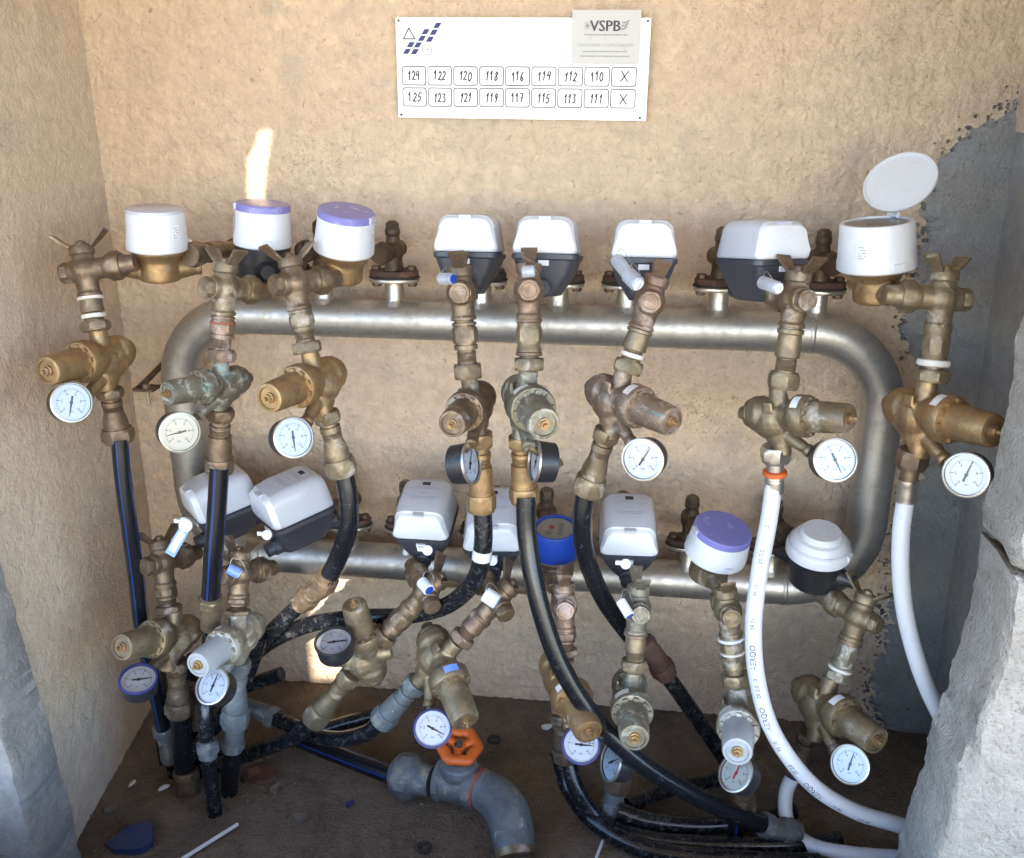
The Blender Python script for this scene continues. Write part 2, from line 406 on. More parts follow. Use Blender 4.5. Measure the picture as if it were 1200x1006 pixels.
# ================================================================== SETTING
zt = 1.62
Lb0, Lb1 = V((-.672, 0, 0)), V((-.668, 0, zt)); Lf0, Lf1 = V((-.604, -.474, 0)), V((-.700, -.474, zt))
Rb0, Rb1 = V((.742, 0, 0)), V((.715, 0, zt)); Rf0, Rf1 = V((.735, -.5, 0)), V((.735, -.5, zt))
w = sheet('back_wall', (-.72, 0, -.02), (.78, 0, -.02), (-.72, 0, zt), (.78, 0, zt), .0028, .0048, M['wall'], 1, (0, -1, 0))
tagged(w, 'rough beige stucco wall behind the water meters', 'wall')
w = sheet('side_wall', Lf0+V((0, 0, -.02)), Lb0+V((0, .02, -.02)), Lf1, Lb1+V((0, .02, 0)), .005, .0020, M['sidewall'], 20, (1, 0, 0))
tagged(w, 'smoother beige side wall at the left of the niche', 'wall')
rw = thing('side_wall', 'grey cement side wall at the right, behind the pale concrete edge', 'wall', at(V((0, 0, 0))))
w = sheet('render_coat', Rb0+V((0, .02, -.02)), Rf0+V((0, 0, -.02)), V((.72, .02, 1.03)), V((.735, -.5, 1.03)), .006, .0012, M['cementsm'], 30, (-1, 0, 0)); w.parent = rw
w = sheet('stucco_top', V((.716, .02, 1.02)), V((.731, -.5, 1.02)), Rb1+V((-.004, .02, 0)), Rf1, .005, .0022, M['wall'], 34, (-1, 0, 0)); w.parent = rw
# grey cement smear on the back wall beside the right corner, ragged left edge
def patch():
    mb = MB(); st = .002; z0, z1 = 0, 1.08
    nz = int((z1-z0)/st); nx = 60
    Z = np.linspace(z0, z1, nz)
    edge = np.interp(Z, [0, .25, .45, .62, .72, .80, .86, .93, 1.0, 1.04, 1.08], [.66, .64, .655, .66, .62, .60, .625, .628, .655, .70, .735])
    edge = edge + vnoise(Z, Z*0, 14, 5)*.035 + vnoise(Z, Z*0, 45, 6)*.016 + vnoise(Z, Z*0, 130, 9)*.010
    right = .76
    vs = []
    for j in range(nz):
        for i in range(nx+1):
            u = i/nx; x = edge[j]-.01+(right-edge[j]+.01)*u**1.4
            vs.append((x, 0, Z[j]))
    A = np.array(vs); h = .0090 + vnoise(A[:, 0], A[:, 2], 60, 41)*.0016 + vnoise(A[:, 0], A[:, 2], 14, 42)*.003
    U = np.tile((np.arange(nx+1)/nx)**1.4, nz); fe = (U*(right-np.repeat(edge, nx+1)))/.030; h = np.where(fe < 1, -.0030+(h+.0030)*np.clip(fe, 0, 1)**.7 + vnoise(A[:, 0], A[:, 2], 150, 44)*.0040, h); A[:, 1] = -h
    mb.v = A.tolist()
    mb.f = [(j*(nx+1)+i, j*(nx+1)+i+1, (j+1)*(nx+1)+i+1, (j+1)*(nx+1)+i) for j in range(nz-1) for i in range(nx)]
    o = obj('cement_patch', mb, M['cement'], smooth=60)
    cb = MB(); r_ = random.Random(8)
    for i in range(420):
        j = r_.randrange(nz); x = edge[j]-abs(r_.gauss(0, .016)); z = Z[j]+r_.uniform(-.01, .01); s_ = r_.uniform(.0012, .0042); c_ = V((x, -.0022, z)); k = 6
        ring = [V((math.cos(2*math.pi*q/k)*s_*r_.uniform(.6, 1.2), 0, math.sin(2*math.pi*q/k)*s_*r_.uniform(.6, 1.2))) for q in range(k)]
        vs = [c_+p+V((0, .002, 0)) for p in ring]+[c_+p*.6-V((0, s_*.5, 0)) for p in ring]
        cb.add(vs, [tuple(range(k, 2*k))[::-1]]+[(q, (q+1) % k, k+(q+1) % k, k+q) for q in range(k)])
    cr = obj('crumbs', cb, M['cement'], o, 180); cr['kind'] = 'stuff'
    tagged(o, 'ragged grey cement smeared over the stucco in the right corner', 'cement patch')
patch()
fl = sheet('floor', (-.75, -.60, 0), (.8, -.60, 0), (-.75, .02, 0), (.8, .02, 0), .006, .0035, M['floor'], 50, (0, 0, 1)); fl['kind'] = 'structure'
g = sheet('ground', (-30, -60, -.50), (30, -60, -.50), (-30, -.50, -.50), (30, -.50, -.50), 1.2, .001, M['ground'], 60, (0, 0, 1)); g['kind'] = 'structure'
# left pillar face and right concrete edge
def block(verts_out, y0, y1, m, name, parent, seed, rough=.004):
    # outline in x,z extruded from y0 (front) to y1, edges crumbled
    pts = []
    k = len(verts_out)
    for i in range(k):
        a = V(verts_out[i]); b = V(verts_out[(i+1) % k]); n = max(1, int((b-a).length/.004))
        for j in range(n): pts.append(a+(b-a)*j/n)
    mb = MB(); r = random.Random(seed); n = len(pts)
    def jf(sd):
        a = np.array([[p.x, p.y] for p in pts]); g = lambda k: vnoise(a[:, 0]+3, a[:, 1]+3, 22, sd+k)*2.2+vnoise(a[:, 0]+3, a[:, 1]+3, 75, sd+k+1)*1.0+vnoise(a[:, 0]+3, a[:, 1]+3, 190, sd+k+2)*.7
        return [V((x*rough, y*rough)) for x, y in zip(g(0), g(5))]
    jit = jf(seed*10); jit2 = jf(seed*10+50)
    c = sum((V(p) for p in pts), V((0, 0)))/n
    def ring(y, ins, jt): return [V((p.x+jt[i].x+(c.x-p.x)/(c-p).length*ins, y, p.y+jt[i].y+(c.y-p.y)/(c-p).length*ins)) for i, p in enumerate(pts)]
    secs = [ring(y0, .008, jit), ring(y0+.006, .002, jit), ring(y0+.014, 0, jit2), ring((y0+y1)/2, 0, jit), ring(y1-.008, 0, jit2), ring(y1, .006, jit)]
    mb.loft(secs); return obj(name, mb, m, parent, smooth=50)
pl = thing('concrete_pillar', 'pale concrete edge of the opening at the right, cracked across', 'pillar', at(V((0, 0, 0))))
e = lambda x, y, q=.44: (lambda p: (p.x, p.z))(P(x, y, q))
block([e(1040, 1040), e(1052, 985), e(1078, 900), e(1098, 830), e(1110, 795), e(1126, 740), e(1140, 690), e(1146, 640), e(1148, 618), e(1200, 645), (.95, e(1200, 645)[1]), (.95, -.02), (e(1040, 1040)[0], -.02)], -.56, -.44, M['pillar'], 'block', pl, 3)
block([e(1150, 613), e(1148, 590), e(1160, 560), e(1166, 520), e(1177, 480), e(1187, 420), e(1194, 380), e(1204, 340), (e(1204, 340)[0], zt), (.95, zt), (.95, e(1200, 645)[1]+.004), e(1200, 641)], -.555, -.44, M['pillar'], 'block', pl, 4)
pl2 = thing('concrete_pillar', 'grey weathered concrete corner at the bottom left of the opening', 'pillar', at(V((0, 0, 0))))
e2 = lambda x, y: (lambda p: (p.x, p.z))(P(x, y, .47))
block([(-1.2, -.02), (-.578, -.02), e2(100, 1006), e2(52, 830), e2(28, 740), e2(0, 650), (-.645, .9), (-.70, zt), (-1.2, zt)], -.56, -.471, M['pillar2'], 'block', pl2, 5)
# house front round the niche and a sun blocker added over it (outside the picture, they shade the niche)
hf = thing('house_front', 'rendered house front around the meter niche with an added shading parapet', 'building', at(V((0, 0, 0))))
mb = MB(); mb.box((0, -.32, -.27), (5.0, .25, .245)); mb.box((0, -.87, -.125), (2.2, .09, .355)); mb.box((-3.1, -.30, 1.3), (1.9, .24, 1.32)); mb.box((2.85, -.30, 1.3), (1.9, .24, 1.32)); mb.box((-.125, -.25, 2.20), (1.07, .29, .55)); obj('wall', mb, M['facade'], hf, smooth=0)  # second box: unseen low parapet added to darken the lower niche
ZR = 1.85
def blocker():
    o = thing('sun_blocker', 'unseen sun blocker added over the niche, two gaps shaped for sun streaks', 'blocker', at(V((0, 0, 0))))  # unseen sheet added only to keep direct sun off the niche
    cu = bpy.data.curves.new('c', 'CURVE'); cu.dimensions = '2D'; cu.fill_mode = 'BOTH'; cu.extrude = .004
    def spl(pts):
        s = cu.splines.new('POLY'); s.points.add(len(pts)-1); s.use_cyclic_u = True
        for i, p in enumerate(pts): s.points[i].co = (p[0], p[1], 0, 1)
    spl([(-1.0, -3.9), (1.8, -3.9), (1.8, -.55), (-1.0, -.55)])
    def up(x, y):
        p = P(x, y, 0); k = (ZR-p.z)/SD.z; r = p+SD*k; return (r.x, r.y)
    spl([up(*a) for a in ((304, 150), (320, 152), (312, 200), (308, 250), (292, 250), (290, 185), (298, 172))])  # gaps projected back from the wall so the sun streaks land there
    spl([up(*a) for a in ((372, 670), (425, 670), (412, 740), (406, 797), (368, 797), (362, 740))])
    ob = bpy.data.objects.new('r', cu); C.objects.link(ob); dg = bpy.context.evaluated_depsgraph_get()
    me = bpy.data.meshes.new_from_object(ob.evaluated_get(dg)); bpy.data.objects.remove(ob)
    me.materials.append(M['facade']); r = bpy.data.objects.new('blocker_sheet', me); C.objects.link(r); r.location = (0, 0, ZR); r.parent = o
blocker()

# ================================================================== MANIFOLD
QM = .10; rp = .0302
mf = thing('pipe_manifold', 'thick grey steel pipe loop with rounded corners fixed along the wall', 'pipe', at(V((0, 0, 0))))
XL, XR, ZT_, ZB_ = -.527, .566, .743, .326
def loop():
    r = .115; pts = []
    for cx, cz, a0 in ((XR-r, ZT_-r, 90), (XR-r, ZB_+r, 0), (XL+r, ZB_+r, -90), (XL+r, ZT_-r, -180)):
        for i in range(15):
            a = R(a0-90*i/14); pts.append(V((cx+r*math.cos(a), -QM, cz+r*math.sin(a))))
    out = []
    for i, p in enumerate(pts):
        out.append(p); q = pts[(i+1) % len(pts)]; n = int((q-p).length/.03)
        for j in range(1, n): out.append(p+(q-p)*j/n)
    out.append(pts[0]); return out
mb = MB(); lp = loop(); mb.tube(lp, rp, 32, caps=False); mb.uv = None; obj('pipe', mb, M['steel'], mf, 60)
for cx, cz in ((XR-.115, ZT_), (XL+.115, ZT_), (XR-.115, ZB_), (XL+.115, ZB_)):
    mb = MB(); mb.turn((cx, -QM, cz), (1, 0, 0), [(-.004, .0300), (-.002, .0315), (.002, .0315), (.004, .0300)], 32, caps=False); obj('weld_bead', mb, M['steel'], mf, 60)
def port_model():
    pass
def flange(x, z, rot=0, first=[None]):
    M4 = at(V((x, -QM, z+rp-.003))) @ Matrix.Rotation(R(rot), 4, 'Z')
    st = MB(); st.turn((0, 0, 0), (0, 0, 1), [(-.004, .020), (.002, .0165), (.006, .0145), (.034, .0142)], 24)
    def oval(z0, z1, a, b, bl):
        ring = [V((a*math.cos(t)*(abs(math.cos(t))**.15), b*math.sin(t), 0)) for t in [2*math.pi*i/32 for i in range(32)]]
        m_ = MB(); m_.loft([[V((p.x*.97, p.y*.97, z0)) for p in ring], [V((p.x, p.y, z0+.001)) for p in ring], [V((p.x, p.y, z1-.001)) for p in ring], [V((p.x*.97, p.y*.97, z1)) for p in ring]])
        return m_
    pr = first[0]
    if pr is None:
        meshes = [('stub', mesh('stub', st, M['bright'])), ('flange_plate', mesh('flange_plate', oval(.031, .037, .038, .021, 0), M['bright'])),
                  ('gasket', mesh('gasket', oval(.0371, .0402, .039, .022, 0), M['rubber'])), ('flange_plate', mesh('flange_plate', oval(.0403, .049, .037, .0205, 0), M['rust']))]
        b = MB(); b.nut((0, 0, 0), (0, 0, 1), -.006, 0, .0065); b.turn((0, 0, 0), (0, 0, 1), [(0, .0038), (.024, .0038)], 12); b.nut((0, 0, 0), (0, 0, 1), .0185, .0245, .0065)
        meshes.append(('bolt', mesh('bolt', b, M['dark']))); first[0] = pr = meshes
    for k, (nm, me) in enumerate(pr[:4]):
        o = bpy.data.objects.new(nm, me); C.objects.link(o); o.parent = mf; o.matrix_basis = M4
    for sx in (-1, 1):
        o = bpy.data.objects.new('bolt', pr[4][1]); C.objects.link(o); o.parent = mf; o.matrix_basis = M4 @ at(V((sx*.027, 0, .0305)))
def xz(px, py, q=QM): p = P(px, py, q); return p.x
TPX = [(300, 345), (380, 345), (463, 345), (565, 345), (655, 345), (735, 345), (842, 350), (958, 350)]
BPX = [(262, 620), (342, 625), (410, 625), (478, 625), (566, 630), (640, 630), (728, 635), (808, 640), (905, 640)]
tops = [P(x, y, QM).x for x, y in TPX]; bots = [P(x, y, QM).x for x, y in BPX]
for i, x in enumerate(tops): flange(x, ZT_, (0, 5, 4, 0, -4, 3, 8, -6)[i])
for i, x in enumerate(bots): flange(x, ZB_, (20, 15, 10, 0, 4, -5, 6, 4, 8)[i])
# bracket at the left bend
def bracket():
    a = P(166, 452, .07); t = thing('wall_bracket', 'small rusty steel clamp bracket at the left bend of the pipe', 'bracket', at(a))
    mb = MB(); b = P(186, 432, .035)-a
    mb.turn((0, 0, 0), b, [(-.004, .005), (b.length+.03, .005)], 10); mb.box((.008, 0, -.004), (.018, .014, .0025)); obj('arm', mb, M['dark'], t)
    mb = MB(); mb.turn((.012, -.006, -.002), (0, 0, -1), [(-.006, .006, 6), (0, .006, 6), (.0, .003), (.03, .003)], 12); obj('bolt', mb, M['bright'], t)
bracket()

# ================================================================== MODELS
def stop_valve_():
    t = thing('stop_valve', '', 'valve')
    b = MB(); b.ball((0, 0, 0), .0175); b.turn((0, 0, 0), (1, 0, 0), [(-.019, .0125), (-.012, .0135), (.024, .0125), (.026, .0138), (.030, .0138)], 24)
    b.turn((0, 0, 0), (0, 0, 1), [(-.030, .0132), (-.024, .0125), (-.010, .0135), (.008, .014), (.019, .0118)], 24)
    b.turn((0, 0, 0), (0, 0, 1), [(-.031, .0145), (-.027, .0145)], 24)
    obj('body', b, M['brown'], t, cast=.0011)
    b = MB(); b.nut((0, 0, 0), (-1, 0, 0), .0175, .0285, .0108); b.turn((0, 0, 0), (-1, 0, 0), [(.0285, .0085), (.0292, .0080), (.0292, .0)], 24); obj('plug', b, M['brown'], t)
    b = MB(); b.nut((0, 0, 0), (1, 0, 0), .028, .044, .0150); b.turn((0, 0, 0), (1, 0, 0), [(.044, .0125), (.050, .0115), (.052, .0105), (.060, .0105)], 24); obj('union_nut', b, M['brown'], t)
    b = MB(); b.turn((0, 0, 0), (0, 0, 1), [(.017, .0125), (.019, .0142), (.027, .0142), (.029, .0132), (.0295, .006), (.033, .0055), (.035, .003)], 24); obj('stem_collar', b, M['brown'], t)
    b = MB()
    for s in (-1, 1):             # bent butterfly wing: thin plate with depth
        prof = [(.006, .0275, .0045), (.014, .0285, .0055), (.021, .0345, .0070), (.0315, .044, .0090)]
        secs = []
        for x, z, wv in prof:
            d = .0016; nx_, nz_ = (-.55, .83)
            secs.append([V((s*(x+nx_*d), -wv, z+nz_*d)), V((s*(x+nx_*d), wv, z+nz_*d)), V((s*(x-nx_*d), wv, z-nz_*d)), V((s*(x-nx_*d), -wv, z-nz_*d))][::s])
        b.loft(secs)
    b.turn((0, 0, 0), (0, 0, 1), [(.0268, .0095), (.0302, .0095)], 20)
    obj('wing_handle', b, M['brown'], t, 30)
    return t
stop_valve = Once(stop_valve_)
def isolation_valve_():
    t = thing('isolation_valve', '', 'valve')
    b = MB(); b.ball((0, 0, .030), .0170); b.turn((0, 0, 0), (0, 0, 1), [(0, .0150), (.012, .0130), (.030, .0135), (.052, .0095), (.053, .0115), (.062, .0115)], 24)
    b.turn((0, 0, .030), (0, -1, 0), [(-.017, .0105), (.030, .0122)], 24); b.turn((0, 0, .03), (0, 1, 0), [(.012, .0125), (.021, .0125)], 24)
    obj('body', b, M['dark'], t, cast=.0012)
    b = MB(); b.nut((0, 0, .030), (0, -1, 0), .026, .042, .0150); obj('union_nut', b, M['dark'], t)
    b = MB(); b.nut((0, 0, 0), (0, 0, 1), .058, .070, .0098); b.turn((0, 0, 0), (0, 0, 1), [(.070, .0085), (.073, .0055)], 20); obj('spindle_cap', b, M['dark'], t)
    return t
isolation_valve = Once(isolation_valve_)
def reducer_():
    t = thing('pressure_reducer', '', 'valve')
    b = MB(); b.ball((-.010, 0, -.006), 1, sc=(.0265, .0205, .0245))
    b.turn((0, 0, 0), (1, 0, 0), [(-.037, .015), (-.033, .0205), (-.022, .0215), (-.017, .0195), (.006, .0165), (.016, .0185), (.022, .0225), (.027, .0225)], 28)
    b.turn((0, 0, 0), (0, 0, 1), [(-.047, .0100), (-.030, .0110), (-.010, .0140), (.012, .0115), (.033, .0100)], 24)
    b.ball((-.004, 0, -.024), 1, sc=(.0150, .0135, .0165))
    b.turn((0, 0, -.020), (.86, 0, -.51), [(0, .0085), (.030, .0072), (.036, .0062), (.037, .0078), (.043, .0078)], 20)
    b.box((-.004, -.0165, .012), (.006, .002, .006))
    obj('body', b, M['dull'], t, cast=.0012)
    b = MB(); b.turn((0, 0, 0), (1, 0, 0), [(.022, .0235), (.024, .0245), (.036, .0245), (.039, .0232), (.040, .0185)], 36); 
    for i in range(10):
        a = i*R(36)+.2; b.box((.0405, math.cos(a)*.0195, math.sin(a)*.0195), (.0022, .0022, .0028), Matrix.Rotation(a, 3, 'X'))
    obj('bonnet_ring', b, M['dull'], t)
    b = MB(); b.turn((0, 0, 0), (1, 0, 0), [(.038, .0182), (.060, .0176), (.084, .0165), (.087, .0155), (.0875, .0125), (.0855, .0120), (.0855, .0)], 32); obj('spring_housing', b, M['dull'], t)
    b = MB(); b.turn((0, 0, 0), (1, 0, 0), [(.085, .0062), (.0885, .0060), (.089, .0035)], 16); b.nut((0, 0, 0), (1, 0, 0), .087, .0915, .0045); b.turn((0, 0, 0), (1, 0, 0), [(.091, .0024), (.0965, .0022)], 12); obj('adjusting_screw', b, M['gold'], t)
    b = MB(); b.nut((0, 0, 0), (-1, 0, 0), .036, .040, .0165, k=8); b.turn((0, 0, 0), (-1, 0, 0), [(.040, .0085), (.043, .0080)], 20); b.nut((0, 0, 0), (-1, 0, 0), .042, .052, .0072, k=6); obj('end_plug', b, M['dull'], t)
    b = MB()                      # curved paper sticker on the bonnet ring
    a0, a1 = R(35), R(75); secs = []
    vs = []; fs = []
    for i in range(6):
        a = a0+(a1-a0)*i/5
        for x, r_ in ((.0255, .02475), (.0345, .02475)): vs.append((x, -math.cos(a)*r_, math.sin(a)*r_))
    fs = [(2*i, 2*i+1, 2*i+3, 2*i+2) for i in range(5)]; b.add(vs, fs); obj('sticker', b, M['tape'], t, 60)
    return t
reducer = Once(reducer_)
def digits_mesh(txt, size):
    cu = bpy.data.curves.new('t', 'FONT'); cu.body = txt; cu.size = size; cu.align_x = 'CENTER'; cu.align_y = 'CENTER'; cu.resolution_u = 2
    ob = bpy.data.objects.new('t', cu); C.objects.link(ob); dg = bpy.context.evaluated_depsgraph_get()
    me = bpy.data.meshes.new_from_object(ob.evaluated_get(dg)); bpy.data.objects.remove(ob)
    v = [tuple(x.co) for x in me.vertices]; f = [tuple(p.vertices) for p in me.polygons]; return v, f
def gauge_():
    t = thing('pressure_gauge', '', 'pressure gauge')   # face centre at origin, face looks along +Z
    b = MB(); b.turn((0, 0, 0), (0, 0, 1), [(-.026, .0225), (-.0245, .0255), (-.004, .0268), (.000, .0268), (.000, .0248), (-.003, .0248), (-.003, .0)], 40); obj('case', b, M['black'], t)
    b = MB(); b.turn((0, 0, 0), (0, 0, 1), [(-.0015, .0266), (-.001, .0280), (.0018, .0280), (.0026, .0268), (.0026, .0252), (-.0012, .0250)], 40, caps=False); obj('bezel', b, M['bright'], t)
    b = MB(); b.turn((0, 0, 0), (0, 0, 1), [(-.0030, .0249), (-.0018, .0249)], 40); obj('dial', b, M['dial'], t)
    b = MB()
    for i in range(41):
        a = R(225-270*i/40); big = i % 8 == 0; r0 = .0150 if big else .0172; r1 = .0195; w_ = .00045 if big else .0002
        b.box((math.cos(a)*(r0+r1)/2, math.sin(a)*(r0+r1)/2, -.0016), ((r1-r0)/2, w_, .0001), Matrix.Rotation(a, 3, 'Z'))
    for i in range(6):
        a = R(225-270*i/5); v, f = digits_mesh(str(2*i), .0052)
        b.add([(x+math.cos(a)*.0218*.57, y+math.sin(a)*.0218*.57, -.0015) for x, y, z in v], f)
    v, f = digits_mesh('bar', .0040); b.add([(x, y-.012, -.0015) for x, y, z in v], f)
    obj('scale', b, M['ink'], t, 0)
    b = MB(); b.loft([[V((-.0012, -.009, -.0008)), V((.0012, -.009, -.0008)), V((.0012, -.009, -.0003)), V((-.0012, -.009, -.0003))],
                      [V((-.0013, .000, -.0008)), V((.0013, .000, -.0008)), V((.0013, .000, -.0003)), V((-.0013, .000, -.0003))],
                      [V((-.0003, .0185, -.0008)), V((.0003, .0185, -.0008)), V((.0003, .0185, -.0003)), V((-.0003, .0185, -.0003))]])
    b.turn((0, 0, -.0012), (0, 0, 1), [(0, .0022), (.0014, .0020)], 14); obj('needle', b, M['ink'], t, 0)
    b = MB(); b.turn((0, 0, 0), (0, 0, 1), [(.0006, .0250), (.0012, .0246), (.0013, .0)], 40, caps=False); obj('glass', b, M['glass'], t)
    return t
gauge = Once(gauge_)

def rect_meter_(face_h=.046):
    t = thing('water_meter', '', 'water meter')       # front looks along -Y, flow along Y; origin on the seam between cap and body
    def sec(y, w0, w1, h, rt, rb, z0=0.0):            # rounded trapezoid ring in XZ
        pts = []
        for (sx, top) in ((1, 0), (1, 1), (-1, 1), (-1, 0)):
            hw = (w1 if top else w0)/2; r_ = rt if top else rb
            cx = sx*(hw-r_); cz = (z0+h-r_) if top else (z0+r_)
            a0 = {(1, 0): -90, (1, 1): 0, (-1, 1): 90, (-1, 0): 180}[(sx, top)]
            for i in range(7): a = R(a0+15*i); pts.append(V((cx+r_*math.cos(a), y, cz+r_*math.sin(a))))
        return pts
    b = MB(); b.loft([sec(-.043, .078, .068, .044, .014, .004), sec(-.040, .085, .075, .048, .016, .005), sec(-.020, .087, .077, .051, .016, .005), sec(.030, .086, .076, .051, .016, .005), sec(.042, .083, .068, .046, .013, .005), sec(.046, .076, .060, .041, .012, .004)])
    obj('cover', b, M['cover'], t, 40)
    b = MB(); b.loft([sec(-.0505, .072, .060, .036, .012, .008, .005), sec(-.0495, .080, .068, .041, .015, .009, .002), sec(-.046, .084, .072, .0445, .016, .007, .000), sec(-.0405, .0855, .0735, .046, .016, .006, .000)])
    obj('front_panel', b, M['face'], t, 40)
    b = MB(); b.box((0, -.045, .0455), (.008, .004, .0022)); obj('latch', b, M['cover'], t, 0)
    b = MB(); b.loft([rr(.080, .088, .010, -.0005), rr(.088, .096, .012, -.001), rr(.088, .096, .012, -.007), rr(.083, .090, .012, -.009), rr(.070, .082, .012, -.028), rr(.044, .074, .012, -.048), rr(.034, .066, .012, -.056)])
    obj('body', b, M['grey'], t, 40)
    b = MB(); b.turn((0, 0, -.045), (0, 1, 0), [(-.057, .0105), (-.048, .0105), (-.046, .0125), (.046, .0125), (.048, .0105), (.057, .0105)], 24); obj('flow_tube', b, M['grey'], t)
    b = MB(); b.box((0, -.0470, -.0125), (.007, .0014, .0035)); obj('label_plate', b, M['face'], t, 0)
    b = MB(); b.box((0, .024, .0512), (.006, .0035, .0005)); obj('display', b, M['ink'], t, 0)
    b = MB()
    for k, (y, wd) in enumerate(((.034, .020), (.016, .016), (.012, .024), (.002, .006), (-.008, .022), (-.012, .018))):
        b.box((0, y, .0511), (wd, .0005, .0002))
    obj('print_lines', b, M['greyink'], t, 0)
    return t
rect_meter = Once(rect_meter_)

def round_meter(M4, label, body='brass', reg='white', lid='violet', reg_r=.0400, reg_h=.050, open_lid=None, dial=None, scale=1):
    t = thing('water_meter', label, 'water meter', M4 @ Matrix.Scale(scale, 4))
    bm_ = {'brass': M['gold'], 'black': M['black'], 'dull': M['dull']}[body]
    b = MB()
    if body == 'black': b.turn((0, 0, 0), (0, 0, 1), [(-.056, .030), (-.052, .0335), (-.030, .0350), (-.029, .0365), (-.010, .0380), (-.001, .0385)], 40)
    else: b.turn((0, 0, 0), (0, 0, 1), [(-.046, .024), (-.0445, .0275), (-.040, .0285), (-.018, .0285), (-.013, .031), (-.006, .0365), (-.001, .0372)], 40)
    b.turn((0, 0, -.030), (1, 0, 0), [(-.056, .0095), (-.048, .0095), (-.040, .0115), (-.028, .0145), (.028, .0145), (.040, .0115), (.048, .0095), (.056, .0095)], 24)
    obj('body', b, bm_, t, cast=.0013 if body != 'black' else None)
    b = MB()
    b.turn((0, 0, 0), (0, 0, 1), [(-.003, reg_r*.98), (-.001, reg_r*1.03), (.010, reg_r*1.03), (.014, reg_r*1.005), (reg_h-.002, reg_r*.955), (reg_h, reg_r*.93)] + ([(reg_h, reg_r*.83), (reg_h-.004, reg_r*.82), (reg_h-.004, 0)] if (open_lid or dial) else []), 48)
    b.box((reg_r*1.02, 0, .006), (.004, .006, .004)) if not dial else None
    obj('register', b, {'white': M['white'], 'blue': M['blue']}[reg], t, 30)
    if label.startswith('round white'):   # white serial label wrapped on the register
        b = MB(); vs = []; l2 = MB()
        for i in range(7):
            a = R(-62+18*i/6*1.0) if lid != 'violet' else R(-100+18*i/6)
            for z_, in ((.016,), (.036,)): vs.append((math.cos(a)*(reg_r*1.0+.0006), math.sin(a)*(reg_r*1.0+.0006), z_))
        b.add(vs, [(2*i, 2*i+2, 2*i+3, 2*i+1) for i in range(6)]); lb = obj('label', b, M['face'], t, 60)
        for k in range(5):
            for i in range(1, 5):
                if (i*7+k*3) % 4 == 0: continue
                a = R(-62+18*i/6+1) if lid != 'violet' else R(-100+18*i/6+1); a2 = a+R(2.2); r_ = reg_r*1.0+.0010; z0 = .018+k*.0034
                l2.add([(math.cos(a)*r_, math.sin(a)*r_, z0), (math.cos(a2)*r_, math.sin(a2)*r_, z0), (math.cos(a2)*r_, math.sin(a2)*r_, z0+.0014), (math.cos(a)*r_, math.sin(a)*r_, z0+.0014)], [(0, 1, 2, 3)])
        q_ = obj('print', l2, M['greyink'], lb, 0); q_['kind'] = 'stuff'
    if lid == 'violet':
        b = MB(); b.turn((0, 0, 0), (0, 0, 1), [(reg_h-.004, reg_r*.965), (reg_h+.0035, reg_r*.955), (reg_h+.0055, reg_r*.92), (reg_h+.0060, reg_r*.80), (reg_h+.0052, 0)], 48, caps=False); l = obj('lid', b, M['violet'], t, 30)
        b = MB(); b.box((0, -reg_r*.95, reg_h+.001), (.006, .003, .004)); obj('latch', b, M['cover'], l, 0)
    elif lid == 'plain':
        b = MB(); b.turn((0, 0, 0), (0, 0, 1), [(reg_h-.001, reg_r*.96), (reg_h+.003, reg_r*.94), (reg_h+.0045, reg_r*.86), (reg_h+.0045, 0)], 48, caps=False); obj('lid', b, M['cover'], t, 30)
    elif lid == 'stepped':
        b = MB(); b.turn((0, 0, 0), (0, 0, 1), [(-.006, .0415), (-.004, .0435), (.006, .0435), (.010, .0415), (.020, .0345), (.022, .0335), (.024, .0285), (.030, .0270), (.032, .0255), (.032, 0)], 48, caps=False)
        obj('lid', b, M['white'], t, 30)
    if dial or open_lid:
        b = MB(); b.turn((0, 0, 0), (0, 0, 1), [(reg_h-.0035, reg_r*.80), (reg_h-.0030, reg_r*.80)], 40); obj('dial', b, M['creamdial'] if dial else M['cover'], t, 30)
        b = MB(); b.box((0, .008, reg_h-.0027), (reg_r*.42, .0035, .0003)); b.turn((reg_r*.3, -.010, 0), (0, 0, 1), [(reg_h-.003, .006), (reg_h-.0025, .006)], 20); obj('counter', b, M['greyink'], t, 0)
        b = MB(); b.turn((-.004, -.006, 0), (0, 0, 1), [(reg_h-.003, .0045), (reg_h-.0024, .0045)], 16); obj('star_wheel', b, M['red'] if dial else M['black'], t, 0)
        b = MB(); b.turn((0, 0, 0), (0, 0, 1), [(reg_h-.0015, reg_r*.815), (reg_h-.0012, 0)], 40, caps=False); obj('glass', b, M['glass'], t)
    return t

def seg(name, label, a, b_, prof, m, cat='fitting', rings=()):   # lathe thing between two points; prof t in 0..1 of its length
    L = (b_-a).length; ax = (b_-a)/L; t = thing(name, label, cat, at(a))
    for k, (nm, pf, mm) in enumerate(prof):
        b = MB(); pr = []
        for q in pf: pr.append((q[0]*L, q[1]/1000*1.13, q[2] if len(q) > 2 else 0))
        b.turn((0, 0, 0), ax, pr, 24, ref=FW); obj(nm, b, mm or m, t)
    for (tt, r_, h_, mm) in rings:
        b = MB(); h_ /= 1000; r_ *= 1.13/1000
        b.turn(ax*(tt*L), ax, [(-h_, r_*.93), (-h_*.7, r_*1.01), (-h_*.1, r_), (h_*.6, r_*1.03), (h_, r_*.94)], 24); obj('tape_ring', b, mm, t)
    return t
def nutp(t0, t1, r, k=6): c = .12*(t1-t0); return [(t0, r*.99, 0), (t0+c, r, -k), (t0+2*c, r, k), (t1-2*c, r, k), (t1-c, r, -k), (t1, r*.99, 0)]
